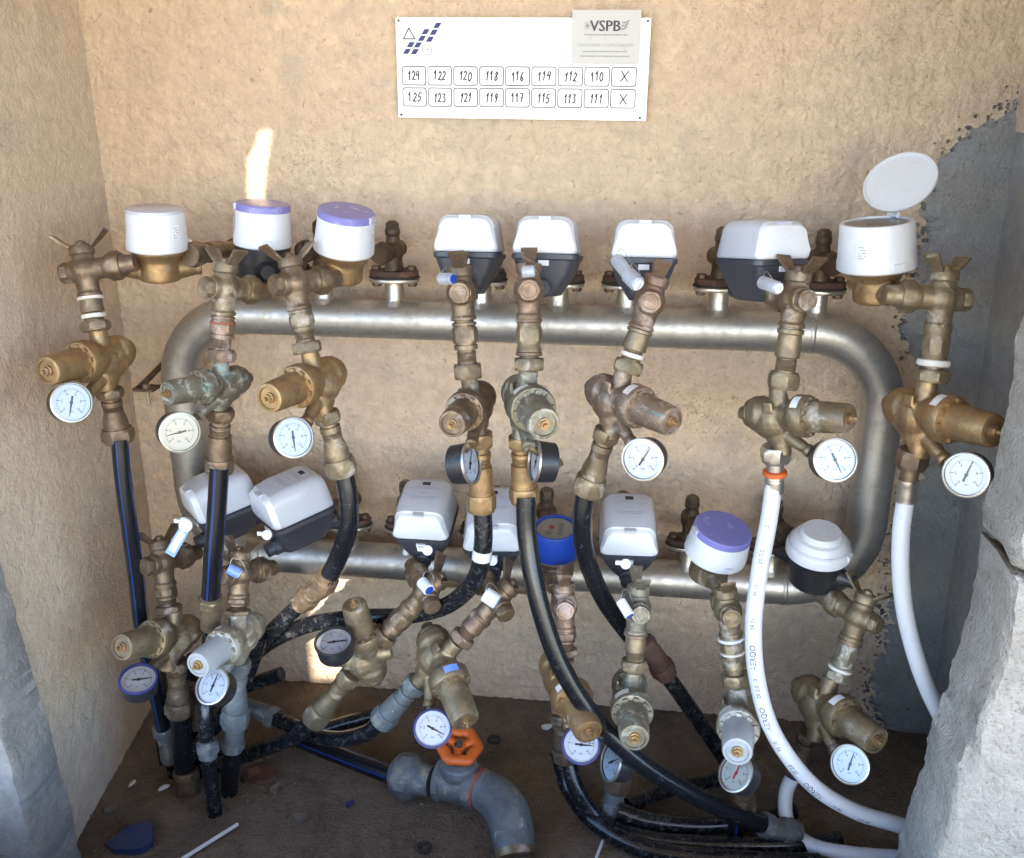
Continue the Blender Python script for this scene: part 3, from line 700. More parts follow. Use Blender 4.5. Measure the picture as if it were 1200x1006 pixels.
def thr(a, b, r0, r1, n):       # exposed screw thread
    out = []
    for i in range(n): out += [(a+(b-a)*i/n, r0), (a+(b-a)*(i+.5)/n, r1)]
    return out
CP = {  # couplings between a stop valve and a reducer
 'hex': lambda m: [('sleeve', [(0, 11.5), (.08, 11.5), (.09, 14.2), (.13, 14.2), (.14, 12.5), (.44, 12), (.45, 13.5), (.52, 13.5), (.53, 10.5)] + thr(.55, .74, 10.4, 11.2, 5) + [(1.0, 10.2)], m), ('collar', nutp(.16, .42, 13.8, 8), m), ('union_nut', nutp(.76, 1.0, 15.5), m)],
 'plain': lambda m: [('sleeve', [(0, 12), (.07, 12), (.08, 14.6), (.14, 14.6), (.16, 12.8), (.46, 13.6), (.50, 13.6), (.52, 11)] + thr(.54, .73, 10.6, 11.5, 5) + [(1, 10.4)], m), ('union_nut', nutp(.74, 1.0, 15.5), m)],
 'window': lambda m: [('sleeve', [(0, 12), (.05, 14.4), (.12, 14.4), (.15, 13.4), (.58, 13.4), (.60, 14.2), (.66, 14.2), (.68, 11), (1, 10.6)], m), ('key', nutp(.2, .52, 13.7, 8), m), ('union_nut', nutp(.78, 1.0, 16.5), m)],
}
FT = {  # fittings between reducer and hose
 'brass': lambda m: [('union_nut', nutp(0, .17, 15), m), ('neck', [(.15, 11), (.24, 11), (.25, 13), (.30, 13.2)] + thr(.31, .40, 11.4, 12.4, 3) + [(.41, 12), (.42, 14), (.78, 15.2), (.80, 13.8), (.99, 13.5)], m), ('compression_nut', nutp(.77, 1.0, 17.0, 8), m)],
 'cone': lambda m: [('union_nut', nutp(0, .17, 14.6), m), ('neck', [(.15, 10.5), (.22, 10.5), (.23, 12.6), (.31, 12.6)] + thr(.33, .41, 10.9, 11.9, 3) + [(.42, 11.6), (.60, 15), (.74, 15.5), (.8, 14), (.99, 13)], m), ('compression_nut', nutp(.72, .98, 17.6, 6), m)],
 'steel': lambda m: [('union_nut', nutp(0, .55, 15.5), m), ('neck', [(.5, 10), (1, 10)], m)],
}
def hose(name, label, pts, r, m, cat='hose', print_=None, bands=()):
    pp = catmull([P(*p) if len(p) == 3 else V(p[:3]) for p in pts]) if not isinstance(pts[0], Vector) else catmull(pts)
    o0 = pp[0].copy(); loc = [p-o0 for p in pp]
    if not print_ and not bands:
        b = MB(); b.tube(loc, r, 20); o = obj(name, b, m, None, 60); o.location = o0; tagged(o, label, cat); return o, pp
    t = thing(name, label, cat, at(o0)); b = MB(); b.tube(loc, r, 24); obj('tube', b, m, t, 60)
    for (k, h_, mm) in bands:
        i = int(k*(len(loc)-1)); fr = frames(loc)[i]; bb = MB(); bb.turn(fr[0], fr[1], [(-h_, r*1.0), (-h_, r*1.07), (h_, r*1.07), (h_, r*1.0)], 24, caps=False); obj('ring', bb, mm, t)
    if print_:
        fr = frames(loc); cum = [0]
        for i in range(1, len(loc)): cum.append(cum[-1]+(loc[i]-loc[i-1]).length)
        b = MB()
        for (s0, txt, sz, dark) in print_:
            v, f = digits_mesh(txt, sz*1.25)
            if not v: continue
            vs = []
            for x, y, z in v:
                s = s0-x if True else s0+x
                s = min(max(s, 0), cum[-1]-1e-4); i = int(np.searchsorted(cum, s, side='right'))-1; i = min(i, len(fr)-2)
                k = (s-cum[i])/(cum[i+1]-cum[i]+1e-9); p = fr[i][0].lerp(fr[i+1][0], k)
                a = fr[i][2].lerp(fr[i+1][2], k); bb = fr[i][3].lerp(fr[i+1][3], k)
                an = y/r + .35
                vs.append(p + (a*math.cos(an) + bb*math.sin(an)*HS)*(r+.0002))
            b.add(vs, f)
        pr = obj('print', b, M['ink'], t, 0); pr['kind'] = 'stuff'
    return t, pp
HS = 1
def orient_gauge(c, n, needle, label, mats=None, s=1.0, stem_to=None):
    n = n.normalized(); up = (UP - n*UP.dot(n)).normalized(); a = R(needle)
    M4 = frame(c, up.cross(n), n)   # X right, Y up on the face
    g = gauge(M4 @ Matrix.Scale(s, 4), label, mats)
    for ch in g.children:
        if ch.name.startswith('needle'): ch.matrix_basis = Matrix.Rotation(-a, 4, 'Z')
    if stem_to is not None: STEMS.append((g, M4, s, stem_to))
    return g
def stems():
    for g, M4, s, stem_to in STEMS:
        inv = g.matrix_world.inverted() if False else (M4 @ Matrix.Scale(s, 4)).inverted()
        q = inv @ stem_to; b = MB(); p0 = V((0, 0, -.024)); p1 = V((0, 0, -.034))
        if (q-p0).length > .012: b.tube(catmull([p0, p1, p1.lerp(q, .6), q], .004), .0052, 12); b.uv = None; b.nut(p0, (0, 0, -1), 0, .008, .0075, k=4); obj('connector', b, M['brown'], g)
STEMS = []

# ================================================================== LINES
cols = ['first', 'second', 'third', 'fourth', 'fifth', 'sixth', 'seventh', 'eighth']
def line(row, i, Vp, plug, B, Cc, E, Dd, G, gn, needle, q, mv, mc, mp, mf_, cp, ft, prv_desc, dq=(0, .02, .02, .02), valve_desc='', gl='', cplab='', ftlab='', gmats=None, tape=(), stick=None, gs=1, gq=.058, wing=0, esign=1):
    col = cols[i-1]; rw_ = 'upper' if row == 'T' else 'lower'
    here = f'{col} line from the left in the {rw_} row'
    qv = q; v = P(*Vp, qv); bp = P(*B, q+dq[1]); cpnt = P(*Cc, q+dq[2]); dpt = P(*Dd, q+dq[3])
    z = (v-bp).normalized(); pd = lean(v, *plug, .030); M4 = frame(v, -pd, z) @ Matrix.Scale(1.15, 4)
    so_ = stop_valve(M4, f'{valve_desc} angle stop valve, {here}', {k: mv for k in ('body', 'plug', 'union_nut', 'stem_collar', 'wing_handle')})
    for ch in so_.children:
        if ch.name.startswith('wing_handle'): ch.matrix_basis = Matrix.Rotation(R(wing), 4, 'Z')
    A = v - z*.0315
    seg('pipe_coupling', f'{cplab} coupling under the valve, {here}', A, bp, CP[cp](mc), mc, 'pipe coupling', tape)
    o = cpnt + (bp-cpnt)*.585; sc = (bp-cpnt).length/.080; sc = max(.92, min(1.16, sc))*1.06
    x = lean(o, *E, .092*sc, esign); fz = (bp-cpnt).normalized()
    M4 = frameX(o, x, fz) @ Matrix.Scale(sc, 4)
    reducer(M4, f'{prv_desc} pressure reducer, {here}', {**{k: mp for k in ('body', 'bonnet_ring', 'spring_housing', 'end_plug')}, **({'sticker': stick} if stick else {}), **({'spring_housing': m['milk']} if mp is m['limed'] else {})})
    if ft: seg('hose_fitting', f'{ftlab} hose fitting, {here}', cpnt + fz*.006, dpt, FT[ft](mf_), mf_, 'hose fitting')
    if G:
        port = M4 @ V((.036, 0, -.041)); gg = gq
        while True:
            g = P(*G, q+gg)
            if (port-g).dot(DL(g, *gn)) < -.036 or gg > .16 or abs(gn[0]) > .8: break
            gg += .004
        gs = gs*dep(g)/dep(P(*G, q+.045)) * 1.02
        orient_gauge(g, DL(g, *gn), needle, f'{gl} pressure gauge, {here}', gmats, gs, port)
    return v, dpt
m = M
TL = {}
TL[1] = line('T', 1, (100, 317), (72, 319), (113, 388), (129, 460), (52, 436), (140, 519), (84, 472), (.28, .05), 188, .30, m['brown'], m['dull'], m['gold'], m['brown'], 'plain', 'cone', 'clean golden', valve_desc='dark brass wing', gl='white dial', cplab='brass and teal', ftlab='brown', tape=((.12, 15, 2.4, m['tape']), (.60, 14, 3, m['tape'])))
TL[2] = line('T', 2, (263, 338), (240, 341), (259, 424), (258, 484), (192, 462), (257, 553), (211, 507), (.28, -.12), 255, .31, m['dull'], m['pinkish'], m['green'], m['brown'], 'hex', 'brass', 'green tarnished', valve_desc='greyish brass', gl='cream rimmed', cplab='pinkish brass', ftlab='brown brass', wing=85, gmats={'dial': m['creamdial']}, tape=((.22, 15, 1.8, m['redtape']),))
TL[3] = line('T', 3, (345, 332), (324, 342), (361, 414), (383, 487), (312, 468), (402, 558), (344, 513), (.36, .02), 172, .31, m['brown'], m['dull'], m['gold'], m['dull'], 'hex', 'cone', 'warm golden', valve_desc='brown brass wing', gl='white dial upright needle', cplab='olive brass', ftlab='olive brass')
TL[4] = line('T', 4, (541, 343), (539, 349), (549, 444), (563, 512), (528, 499), (564, 598), (552, 543), (.90, .08), 20, .31, m['brown'], m['brown'], m['brown'], m['gold'], 'hex', 'brass', 'brown capped towards the viewer', valve_desc='brown brass', gl='side-turned black', cplab='brown', ftlab='golden', wing=0)
TL[5] = line('T', 5, (620, 340), (620, 346), (620, 434), (610, 516), (639, 499), (615, 588), (627, 541), (-.96, .06), 20, .31, m['pinkish'], m['dull'], m['green'], m['gold'], 'window', 'brass', 'grey-green', valve_desc='pinkish brass', gl='black backed turned-away', cplab='windowed brass', ftlab='golden', tape=((.10, 15, 2.4, m['pinkish']), (.70, 15, 2.6, m['pinkish'])), wing=0)
TL[6] = line('T', 6, (761, 354), (760, 361), (734, 437), (711, 508), (791, 496), (687, 580), (753, 539), (-.3, -.16), 35, .31, m['pinkish'], m['dull'], m['teal'], m['dull'], 'plain', 'cone', 'teal stained', valve_desc='pinkish brass slanting', gl='white dial black cased', cplab='slanting brass', ftlab='slanting brass', wing=0, tape=((.62, 13, 3, m['tape']),))
TL[7] = line('T', 7, (932, 350), (943, 363), (917, 456), (909, 528), (1001, 491), (908, 556), (979, 539), (.34, 0), 155, .31, m['brown'], m['dull'], m['dull'], m['bright'], 'plain', 'steel', 'level olive brass', valve_desc='brown brass', gl='white dial', cplab='tapered brass', ftlab='bright steel', stick=m['face'], wing=10)
TL[8] = line('T', 8, (1104, 350), (1138, 362), (1091, 448), (1070, 532), (1170, 507), (1064, 566), (1132, 557), (-.26, -.12), 25, .31, m['dull'], m['dull'], m['gold'], m['brown'], 'window', 'steel', 'clean golden right-hand', valve_desc='dusty brass', gl='white dial', cplab='windowed brass', ftlab='brown', tape=((.66, 17, 4, m['tape']),), wing=40)
BL = {}
BL[1] = line('B', 1, (190, 659), (171, 665), (198, 718), (206, 778), (139, 760), (211, 838), (162, 796), (-.1, .6), 85, .31, m['dark'], m['dark'], m['dull'], m['dark'], 'hex', 'cone', 'dark olive', valve_desc='dark brass', gl='tilted bluish', cplab='dark', ftlab='dark', gmats={'bezel': m['navy']})
BL[2] = line('B', 2, (280, 672), (262, 681), (279, 720), (280, 778), (229, 782), (275, 852), (249, 804), (-.55, .25), 10, .32, m['brown'], m['brown'], m['limed'], m['zinc'], 'hex', 'cone', 'white lime crusted', valve_desc='brown brass wing', gl='narrow side-on', cplab='brown', ftlab='grey', wing=80)
BL[3] = line('B', 3, (499, 695), (505, 712), (446, 750), (410, 792), (414, 705), (366, 846), (391, 752), (-.15, .66), 78, .30, m['brown'], m['brown'], m['dull'], m['dull'], 'window', 'cone', 'upright-capped olive', valve_desc='brown slanting', gl='upward-facing', cplab='slanting brown', ftlab='white ringed', gmats={'bezel': m['black']})
BL[4] = line('B', 4, (582, 704), (591, 722), (538, 752), (487, 802), (548, 850), (446, 846), (507, 854), (0, .08), 118, .31, m['brown'], m['pinkish'], m['dull'], m['zinc'], 'plain', 'brass', 'downward-pointing olive', valve_desc='brown slanting', gl='bluish round', cplab='pinkish slanting', ftlab='grey lime-stained', gmats={'bezel': m['navy']}, stick=m['bluetag'])
BL[5] = line('B', 5, (661, 710), (662, 731), (662, 768), (657, 838), (692, 862), (664, 890), (681, 873), (0, .12), 95, .30, m['pinkish'], m['pinkish'], m['gold'], m['dark'], 'hex', 'cone', 'golden half-hidden', valve_desc='pinkish brass', gl='pale blue round', cplab='pinkish', ftlab='dark', gmats={'bezel': m['navy']}, gq=.08)
BL[6] = line('B', 6, (747, 713), (749, 735), (743, 785), (733, 858), (744, 868), (722, 925), (716, 893), (-.86, .1), 60, .31, m['green'], m['dull'], m['green'], m['dark'], 'plain', 'cone', 'grey-green downward', valve_desc='greenish brass', gl='edge-on bright', cplab='straight brass', ftlab='dark', tape=((.1, 15, 2.0, m['pinkish']),), wing=0)
BL[7] = line('B', 7, (853, 716), (858, 740), (863, 802), (870, 884), (864, 884), (868, 950), (862, 906), (-.55, .25), 10, .31, m['dull'], m['dull'], m['limed'], m['dark'], 'window', 'cone', 'white ringed downward', valve_desc='greenish brass', gl='oval red-marked', cplab='ringed brass', ftlab='dark', gmats={'needle': m['red'], 'dial': m['creamdial']}, tape=((.12, 16, 2.4, m['face']), (.38, 15, 2, m['tape'])))
BL[8] = line('B', 8, (1007, 722), (1024, 740), (980, 796), (946, 862), (1031, 871), (932, 905), (996, 896), (-.30, -.10), 15, .27, m['dull'], m['green'], m['dull'], m['dark'], 'window', 'cone', 'slanting olive right-hand', valve_desc='dusty brass', gl='white dial', cplab='tape wrapped', ftlab='dark', stick=m['face'], tape=((.12, 15, 3, m['pinkish']), (.75, 15, 3, m['tape'])))

stems()
# rear isolation valves on the manifold
MT = [(185, 300, .25), (308, 300, .21), (403, 310, .23), (543, 300, .2), (637, 300, .2), (755, 305, .2), (905, 300, .2), (1027, 320, .25)]
MBt = [(225, 606, .235), (309, 613, .24), (325, 613, .24), (492, 620, .2), (577, 630, .2), (651, 650, .2), (737, 640, .2), (838, 660, .245), (957, 660, .215)]
for row, ports, z_, ms in (('upper', tops, ZT_, MT), ('lower', bots, ZB_, MBt)):
    for i, x in enumerate(ports):
        d_ = P(*ms[i])-V((x, -QM, 0)); th = math.atan2(d_.x, -d_.y)
        isolation_valve(at(V((x, -QM, z_+rp+.046))) @ Matrix.Rotation(th, 4, 'Z'), f'rusty brown isolation valve on the {(cols+["ninth"])[i]} port of the {row} pipe from the left')
p0 = V((tops[0], -QM, ZT_+rp+.046+.03)); p1 = P(222, 299, .245); d0 = (p1-p0).normalized(); p0 = p0+d0*.035
seg('pipe_coupling', 'long brown coupling right of the leftmost round upper meter', p1, p0, [('union_nut', nutp(0, .22, 14.0), None), ('sleeve', [(.2, 11), (.34, 11), (.36, 13), (.62, 13), (.64, 11), (1, 11)], None)], M['brown'], 'pipe coupling')

# ================================================================== WATER METERS
def place_rect(px, py, q, yaw, tilt, roll, label, s=1.0, mats=None):
    p = P(px, py, q); Rm = (Matrix.Rotation(R(yaw), 4, 'Z') @ Matrix.Rotation(R(tilt), 4, 'X') @ Matrix.Rotation(R(roll), 4, 'Y')).to_4x4()
    M4 = at(p) @ Rm @ Matrix.Scale(s, 4) @ at(V((0, .050, 0)))
    return rect_meter(M4, label, mats)
place_rect(544, 295, .255, 0, -11, 0, 'boxy white water meter, leftmost of the boxy ones in the upper row')
place_rect(637, 297, .255, -2, -11, 0, 'boxy white water meter, second of the boxy ones in the upper row')
place_rect(755, 302, .255, 2, -11, 0, 'boxy white water meter with clear tube seal, third boxy one in upper row')
place_rect(921, 304, .262, 32, -8, 3, 'boxy white water meter turned sideways, right of the others in the upper row', .98)
place_rect(225, 606, .235, -48, 10, 0, 'boxy white water meter behind black hose, leftmost in the lower row')
place_rect(309, 613, .240, -46, 10, 0, 'boxy white water meter turned left, second in the lower row', 1.05)
place_rect(492, 634, .245, 0, 14, 0, 'boxy white water meter facing forward, third in the lower row')
place_rect(577, 648, .245, 6, 16, 0, 'boxy white water meter half behind hose with white ring, lower row', 1.03)
place_rect(737, 653, .245, 3, 14, 0, 'boxy white water meter between dark hose and violet-lidded meter, lower row')
def rframe(px, py, q, a, b, c, flow): p = P(px, py, q); return frame(p, flow, DL(p, a, b, c))
round_meter(rframe(185, 290, .25, -.08, .97, .20, P(245, 298, .22)-P(125, 312, .28)), 'round white water meter with brass body at the upper left', lid='plain')
round_meter(rframe(308, 285, .21, .0, .97, .19, RT*.5-V((0, 1, 0))), 'round white water meter with violet lid and black body, upper row', body='black', reg_h=.050, reg_r=.0390)
round_meter(rframe(403, 292, .23, .07, .93, .33, P(452, 292, .12)-P(370, 325, .31)), 'round white water meter with violet lid and golden body, upper row', reg_h=.049)
t8 = round_meter(rframe(1027, 312, .25, .02, .96, .20, P(1070, 343, .31)-P(962, 300, .10)), 'round white water meter with its lid standing open at the upper right', lid=None, open_lid=True, reg_r=.047, reg_h=.056)
round_meter(rframe(651, 645, .20, .0, .78, .60, V((0, -1, 0))), 'round blue water meter with open glass dial, lower row', reg='blue', lid=None, dial=True, reg_r=.0350, reg_h=.043, body='dull')
round_meter(rframe(838, 648, .245, .26, .76, .58, D(.2, -.5, .8)), 'round white water meter with violet lid, leaning, lower row', reg_r=.0435, reg_h=.040, body='dull')
round_meter(rframe(959, 644, .215, .14, .79, .58, D(.8, -.4, .5)), 'round black water meter with stepped white cap at the lower right', body='black', reg='white', lid='stepped', reg_r=.0405, reg_h=.008, scale=1.06)
def open_lid():
    c = P(1055, 214, .215); n = DL(c, -.22, .62, .72); hinge = P(1047, 252, .222)
    inv = rframe(1027, 312, .25, .02, .96, .20, P(1070, 343, .31)-P(962, 300, .10)).inverted()
    b = MB(); c_ = inv @ c; n_ = (inv.to_3x3() @ n).normalized()
    b.turn(c_, n_, [(-.003, .040), (-.002, .0445), (.002, .0455), (.0035, .0448), (.0035, .043), (.0008, .0425), (.0006, 0)], 48, ref=(1, 0, 0)); l = obj('lid', b, M['white'], t8, 30)
    h = inv @ hinge; b = MB(); b.turn(h, (1, 0, 0), [(-.010, .003), (.010, .003)], 14); b.box(h.lerp(c_, .18), (.008, .0015, .010)); obj('hinge', b, M['white'], l, 30)
open_lid()

# ================================================================== HOSES
def fl_(x, y, z=.018): return tuple(PF(x, y, z))+('w',)
def foot(x, y, q, lift=-.02):      # straight down from there to the floor
    p = P(x, y, q); p.z = lift; return tuple(p)+('w',)
def ht(pts, r, m_, label, **k): return hose('water_hose', label, pts, r, m_, **k)
ht([(140, 515, .33), (144, 560, .335), (152, 620, .335), (160, 680, .33), (167, 740, .32), (180, 800, .31), (193, 862, .29)], .0118, M['hose'], 'straight black hose with blue stripes beside the left wall')
ht([(257, 548, .34), (254, 600, .345), (250, 650, .35), (247, 702, .35)], .0135, M['hose'], 'straight black hose with blue stripes in front of the leftmost boxy meter')
ht([(403, 552, .33), (409, 590, .335), (407, 625, .335), (396, 655, .33), (383, 680, .325)], .0135, M['hoseplain'], 'dark hose curving left beside the lower grey pipe')
ht([(565, 592, .33), (566, 640, .335), (556, 680, .33), (525, 709, .31), (475, 722, .29), (420, 724, .27), (360, 733, .25), (310, 757, .24), (280, 790, .24), (268, 830, .24)], .0128, M['hosedirty'], 'black hose with white ring sweeping left low along the wall', bands=((.10, .0075, M['white']),))
ht([(616, 582, .34), (618, 630, .35), (630, 700, .37), (655, 775, .385), (695, 840, .39), (750, 893, .385), (815, 933, .37), (870, 958, .35), (900, 968, .335)], .0135, M['hoseplain'], 'glossy black hose curving down to the right across the front')
ht([(687, 573, .33), (682, 610, .33), (686, 650, .32), (705, 698, .29), (730, 735, .26), (750, 758, .24)], .0130, M['hoseplain'], 'dark hose curving down behind the boxy lower meter to an elbow')
ht([(776, 784, .22), (805, 825, .22), (835, 868, .21), (860, 905, .20), (872, 925, .19), foot(876, 930, .19)], .0125, M['hosedirty'], 'dusty black hose running from the rusty elbow down to the floor')
words = []
s_ = .030
for i, (txt, sz) in enumerate([('12 11', .0062), ('20 2,0', .0062), ('95 10', .0055), ('08 01', .0055), ('AERQO', .0085), ('20 2,0 10', .0062), ('AERQO', .0085), ('95 10', .006), ('20 2,0', .0062), ('AERQO', .0085), ('08 01', .006), ('20 2,0', .006)]):
    s_ += .026 if sz > .008 else .024; words.append((s_, txt, sz, 0)); s_ += .020
ht([(907, 566, .33), (901, 610, .34), (890, 670, .36), (883, 735, .38), (888, 800, .39), (908, 862, .395), (950, 918, .39), (1000, 950, .385), (1050, 966, .38), (1110, 985, .37)], .0112, M['hosewhite'], 'long white printed hose curving across the front to the right pillar', print_=words)
ht([(1062, 580, .33), (1056, 625, .335), (1056, 680, .34), (1064, 735, .345), (1082, 795, .35), (1106, 845, .35), (1140, 890, .35)], .0112, M['hosewhite'], 'white hose dropping behind the pale concrete edge at the right')
ht([(935, 900, .28), (921, 930, .29), (924, 965, .31), (950, 990, .33), (1000, 1001, .35), (1070, 1006, .35)], .0108, M['hosewhite'], 'short white hose bending under the lower right reducer')
# low tangle near the floor
ht([(211, 832, .32), (214, 870, .31), (218, 915, .31), foot(219, 925, .32)], .0160, M['hoseplain'], 'thick dark vertical pipe at the left rising from the floor')
ht([(275, 846, .31), (272, 890, .31), (269, 915, .31), foot(267, 925, .31)], .0140, M['hoseplain'], 'dark vertical pipe behind the mottled hose near the left floor')
ht([(247, 730, .33), (244, 780, .30), (241, 830, .34), (243, 880, .355), foot(244, 890, .36)], .0115, M['hosedirty'], 'mottled black hose standing between two dark pipes at the left')
ht([(368, 840, .30), (345, 864, .29), (318, 875, .27), (285, 884, .25), (240, 888, .24)], .0125, M['hosedirty'], 'short dusty hose going left from the white ringed fitting')
ht([(448, 843, .31), (432, 858, .31), (405, 866, .30), (375, 864, .27), (345, 852, .24), (318, 840, .22)], .0125, M['hosedirty'], 'dusty hose curving left from the grey fitting')
ht([(358, 703, .30), (335, 724, .29), (308, 752, .28), (288, 785, .27), (276, 815, .26)], .0120, M['hosedirty'], 'dusty hose slanting down-left from the brown elbow')
ht([(664, 884, .30), (676, 925, .32), fl_(705, 962, .03), fl_(755, 982, .022), fl_(830, 990, .018), fl_(920, 990, .018), fl_(985, 985, .018)], .0125, M['hosedirty'], 'dusty black hose looping along the floor at the bottom right')
ht([fl_(735, 945, .03), fl_(770, 930, .022), fl_(805, 920, .018), fl_(850, 912, .016)], .0120, M['hosedirty'], 'short hose lying on the floor right of the tee')
ht([(868, 944, .31), (864, 958, .31), foot(862, 962, .31)], .0125, M['hose'], 'blue striped black pipe standing in the middle of the lower right floor')
bp_ = [PF(345, 864, .030), PF(400, 886, .034), PF(470, 913, .042)]
o, _ = hose('water_pipe', 'straight glossy black pipe lying on the floor towards the grey gate valve', bp_, .0150, M['hose'], cat='pipe')
ht([(228, 770, .27), (230, 820, .27), (232, 870, .27), foot(233, 900, .27)], .0150, M['hoseplain'], 'dark upright pipe standing behind the other left pipes')
ht([(305, 745, .30), (290, 790, .29), (262, 840, .29), (232, 872, .30), (215, 900, .30)], .0120, M['hosedirty'], 'dusty hose bending down between the lime crusted reducer and the left pipes')
ht([(199, 884, .28), (205, 905, .28), foot(206, 912, .28)], .0118, M['hosedirty'], 'short dusty end of the leftmost hose going into the floor')
ht([(655, 880, .25), fl_(668, 925, .04), fl_(700, 965, .03), fl_(760, 996, .022), fl_(860, 1008, .02), fl_(960, 1012, .02)], .0145, M['hosedirty'], 'thick black hose along the bottom edge right of the grey elbow')
ht([(724, 950, .32), fl_(760, 962, .03), fl_(820, 968, .02), fl_(880, 962, .02), fl_(930, 950, .02)], .0130, M['hosedirty'], 'dusty hose running right from the tee under the long curved hose')
ht([(175, 735, .25), (182, 790, .25), (190, 850, .25), foot(192, 875, .25)], .0130, M['hosedirty'], 'dusty black pipe half hidden behind the leftmost lower reducer')
ht([(330, 790, .22), (300, 800, .22), (262, 815, .23), (225, 840, .24), (200, 870, .25)], .0120, M['hosedirty'], 'dusty hose crossing low behind the left pipes')
ht([fl_(236, 905, .03), fl_(275, 890, .022), fl_(330, 872, .02), fl_(395, 850, .018), fl_(440, 838, .018)], .0120, M['hosedirty'], 'dusty hose lying flat on the floor from the left pipes towards the wall')
# elbows and joints
def joint(label, pts, r, m_, nuts, name='pipe_fitting'):
    pp = catmull([P(*p) for p in pts], .005); o0 = pp[0].copy(); loc = [p-o0 for p in pp]; t = thing(name, label, 'pipe fitting', at(o0))
    b = MB(); b.tube(loc, r, 20); b.uv = None; obj('elbow', b, m_, t, 60); fr = frames(loc)
    for k, rr_, h_ in nuts:
        f = fr[int(k*(len(fr)-1))]; b = MB(); b.nut(f[0], f[1], -h_, h_, rr_, k=8 if rr_ > .017 else 6); obj('nut', b, m_, t)
    return t
joint('brown brass elbow joining two dark hoses above the lower pipes', [(386, 672, .325), (378, 688, .32), (366, 696, .31), (352, 708, .30)], .0155, M['brown'], ((.18, .0175, .008), (.80, .0175, .009)))
joint('dull brass joint at the bottom of the second striped hose', [(247, 698, .35), (247, 716, .345), (247, 734, .335)], .0150, M['dull'], ((.25, .0165, .008),))
joint('rusty dark elbow beside the straight brass coupling', [(750, 752, .25), (764, 765, .24), (774, 780, .225), (782, 792, .22)], .0160, M['rust'], ((.15, .0180, .008), (.85, .0185, .009)))
joint('dark fitting at the foot of the thick left pipe', [(218, 905, .31), (220, 922, .315), (221, 940, .32)], .0185, M['dark'], ((.1, .0205, .008), (.85, .0205, .008)))
joint('dark worn fitting around the leftmost striped hose end', [(190, 850, .29), (196, 870, .285), (199, 890, .28)], .0145, M['zinc'], ((.2, .0165, .008),))
joint('grey brass joint on the dark pipe near the left floor', [(276, 835, .31), (274, 858, .31), (272, 878, .31)], .0165, M['zinc'], ((.2, .0190, .008), (.85, .0185, .006)))
joint('light grey fitting ending the dusty hose behind the white ringed fitting', [(322, 842, .22), (305, 834, .215), (284, 827, .21)], .0145, M['zinc'], ((.15, .0165, .008),))
joint('grey plastic tee on the floor hose below the edge-on gauge', [(724, 905, .30), (720, 930, .30), (716, 956, .31)], .0160, M['zinc'], ((.15, .0175, .007), (.85, .0180, .008)))
joint('grey end fitting of the long curving hose on the floor', [(895, 966, .335), (912, 972, .33), (936, 974, .32)], .0155, M['zinc'], ((.15, .0175, .008), (.8, .0175, .008)))
joint('olive brass fitting low on the dark upright pipe at the left', [(229, 795, .275), (231, 825, .28), (232, 850, .28)], .0170, M['dark'], ((.2, .0190, .008), (.85, .0190, .008)))
joint('dark blue collar at the top of the short white hose', [(939, 884, .275), (934, 896, .28), (931, 908, .28)], .0145, M['navy'], ((.3, .0160, .006),))
joint('worn brass coupling low behind the leftmost lower reducer', [(180, 770, .25), (184, 795, .25), (187, 818, .25)], .0155, M['dark'], ((.2, .0175, .008), (.8, .0175, .007)))
joint('pale grey coupling on the mottled hose at the left', [(243, 868, .355), (244, 888, .36)], .0140, M['zinc'], ((.5, .0160, .008),))
# steel crimp sleeves and orange ring at the white hoses
def sleeve(label, a, b_, orange):
    L = (b_-a).length; ax = (b_-a)/L; t = thing('crimp_sleeve', label, 'hose sleeve', at(a)); b = MB()
    b.turn((0, 0, 0), ax, [(0, .0118), (L*.2, .0125), (L*.25, .0118), (L*.4, .0126), (L*.5, .0119), (L*.65, .0127), (L*.75, .012), (L, .0122)], 24); obj('sleeve', b, M['bright'], t)
    if orange: b = MB(); b.turn((0, 0, 0), ax, [(-.006, .013), (-.0045, .0155), (.0, .0158), (.002, .0135)], 24); obj('ring', b, M['orange'], t)
sleeve('steel crimp sleeve with orange ring atop the long printed white hose', P(908, 556, .33), P(907, 577, .33), True)
sleeve('steel crimp sleeve atop the white hose near the right pillar', P(1064, 562, .33), P(1061, 588, .33), False)

# ================================================================== SEALS AND TAGS
def tag(label, a, b_, r, m1, m2, flat=False):
    L = (b_-a).length; ax = (b_-a)/L; t = thing('seal_tag', label, 'seal tag', at(a)); b = MB()
    if flat:
        Mx = frame(V((0, 0, 0)), ax, -FW).to_3x3(); b.box(ax*(L/2), (L/2, r, .0016), Mx); obj('strip', b, m1, t, 0)
        b = MB(); b.box(ax*(L/2)-FW*.0019, (L*.36, r*.6, .0004), Mx); obj('print', b, m2, t, 0)
        b = MB(); b.turn(ax*-.006, -FW, [(-.002, .0095), (.004, .0095), (.005, .008)], 24); obj('disc', b, M['face'], t)
    else:
        b.turn((0, 0, 0), ax, [(0, r*.9), (.001, r), (L-.001, r), (L, r*.9)], 24); obj('tube', b, m1, t)
        b = MB(); b.turn((0, 0, 0), ax, [(L*.55, r*.75), (L*1.05, r*.75)], 20); obj('plug', b, m2, t)
    b = MB(); b.tube(catmull([V((0, 0, 0)), V((.004, .008, .012)), V((.012, .016, .004)), ax*L*.6+V((.010, .012, -.006)), ax*L*.5], .003), .0005, 6); b.uv = None; obj('wire', b, M['bright'], t)
tag('clear round seal with blue centre on the fourth upper stop valve', P(516, 327, .335), P(531, 327, .345), .0075, M['cleartag'], M['blue'])
tag('clear plastic seal wrapped on the fifth upper stop valve', P(612, 319, .335), P(626, 318, .335), .0075, M['cleartag'], M['cover'])
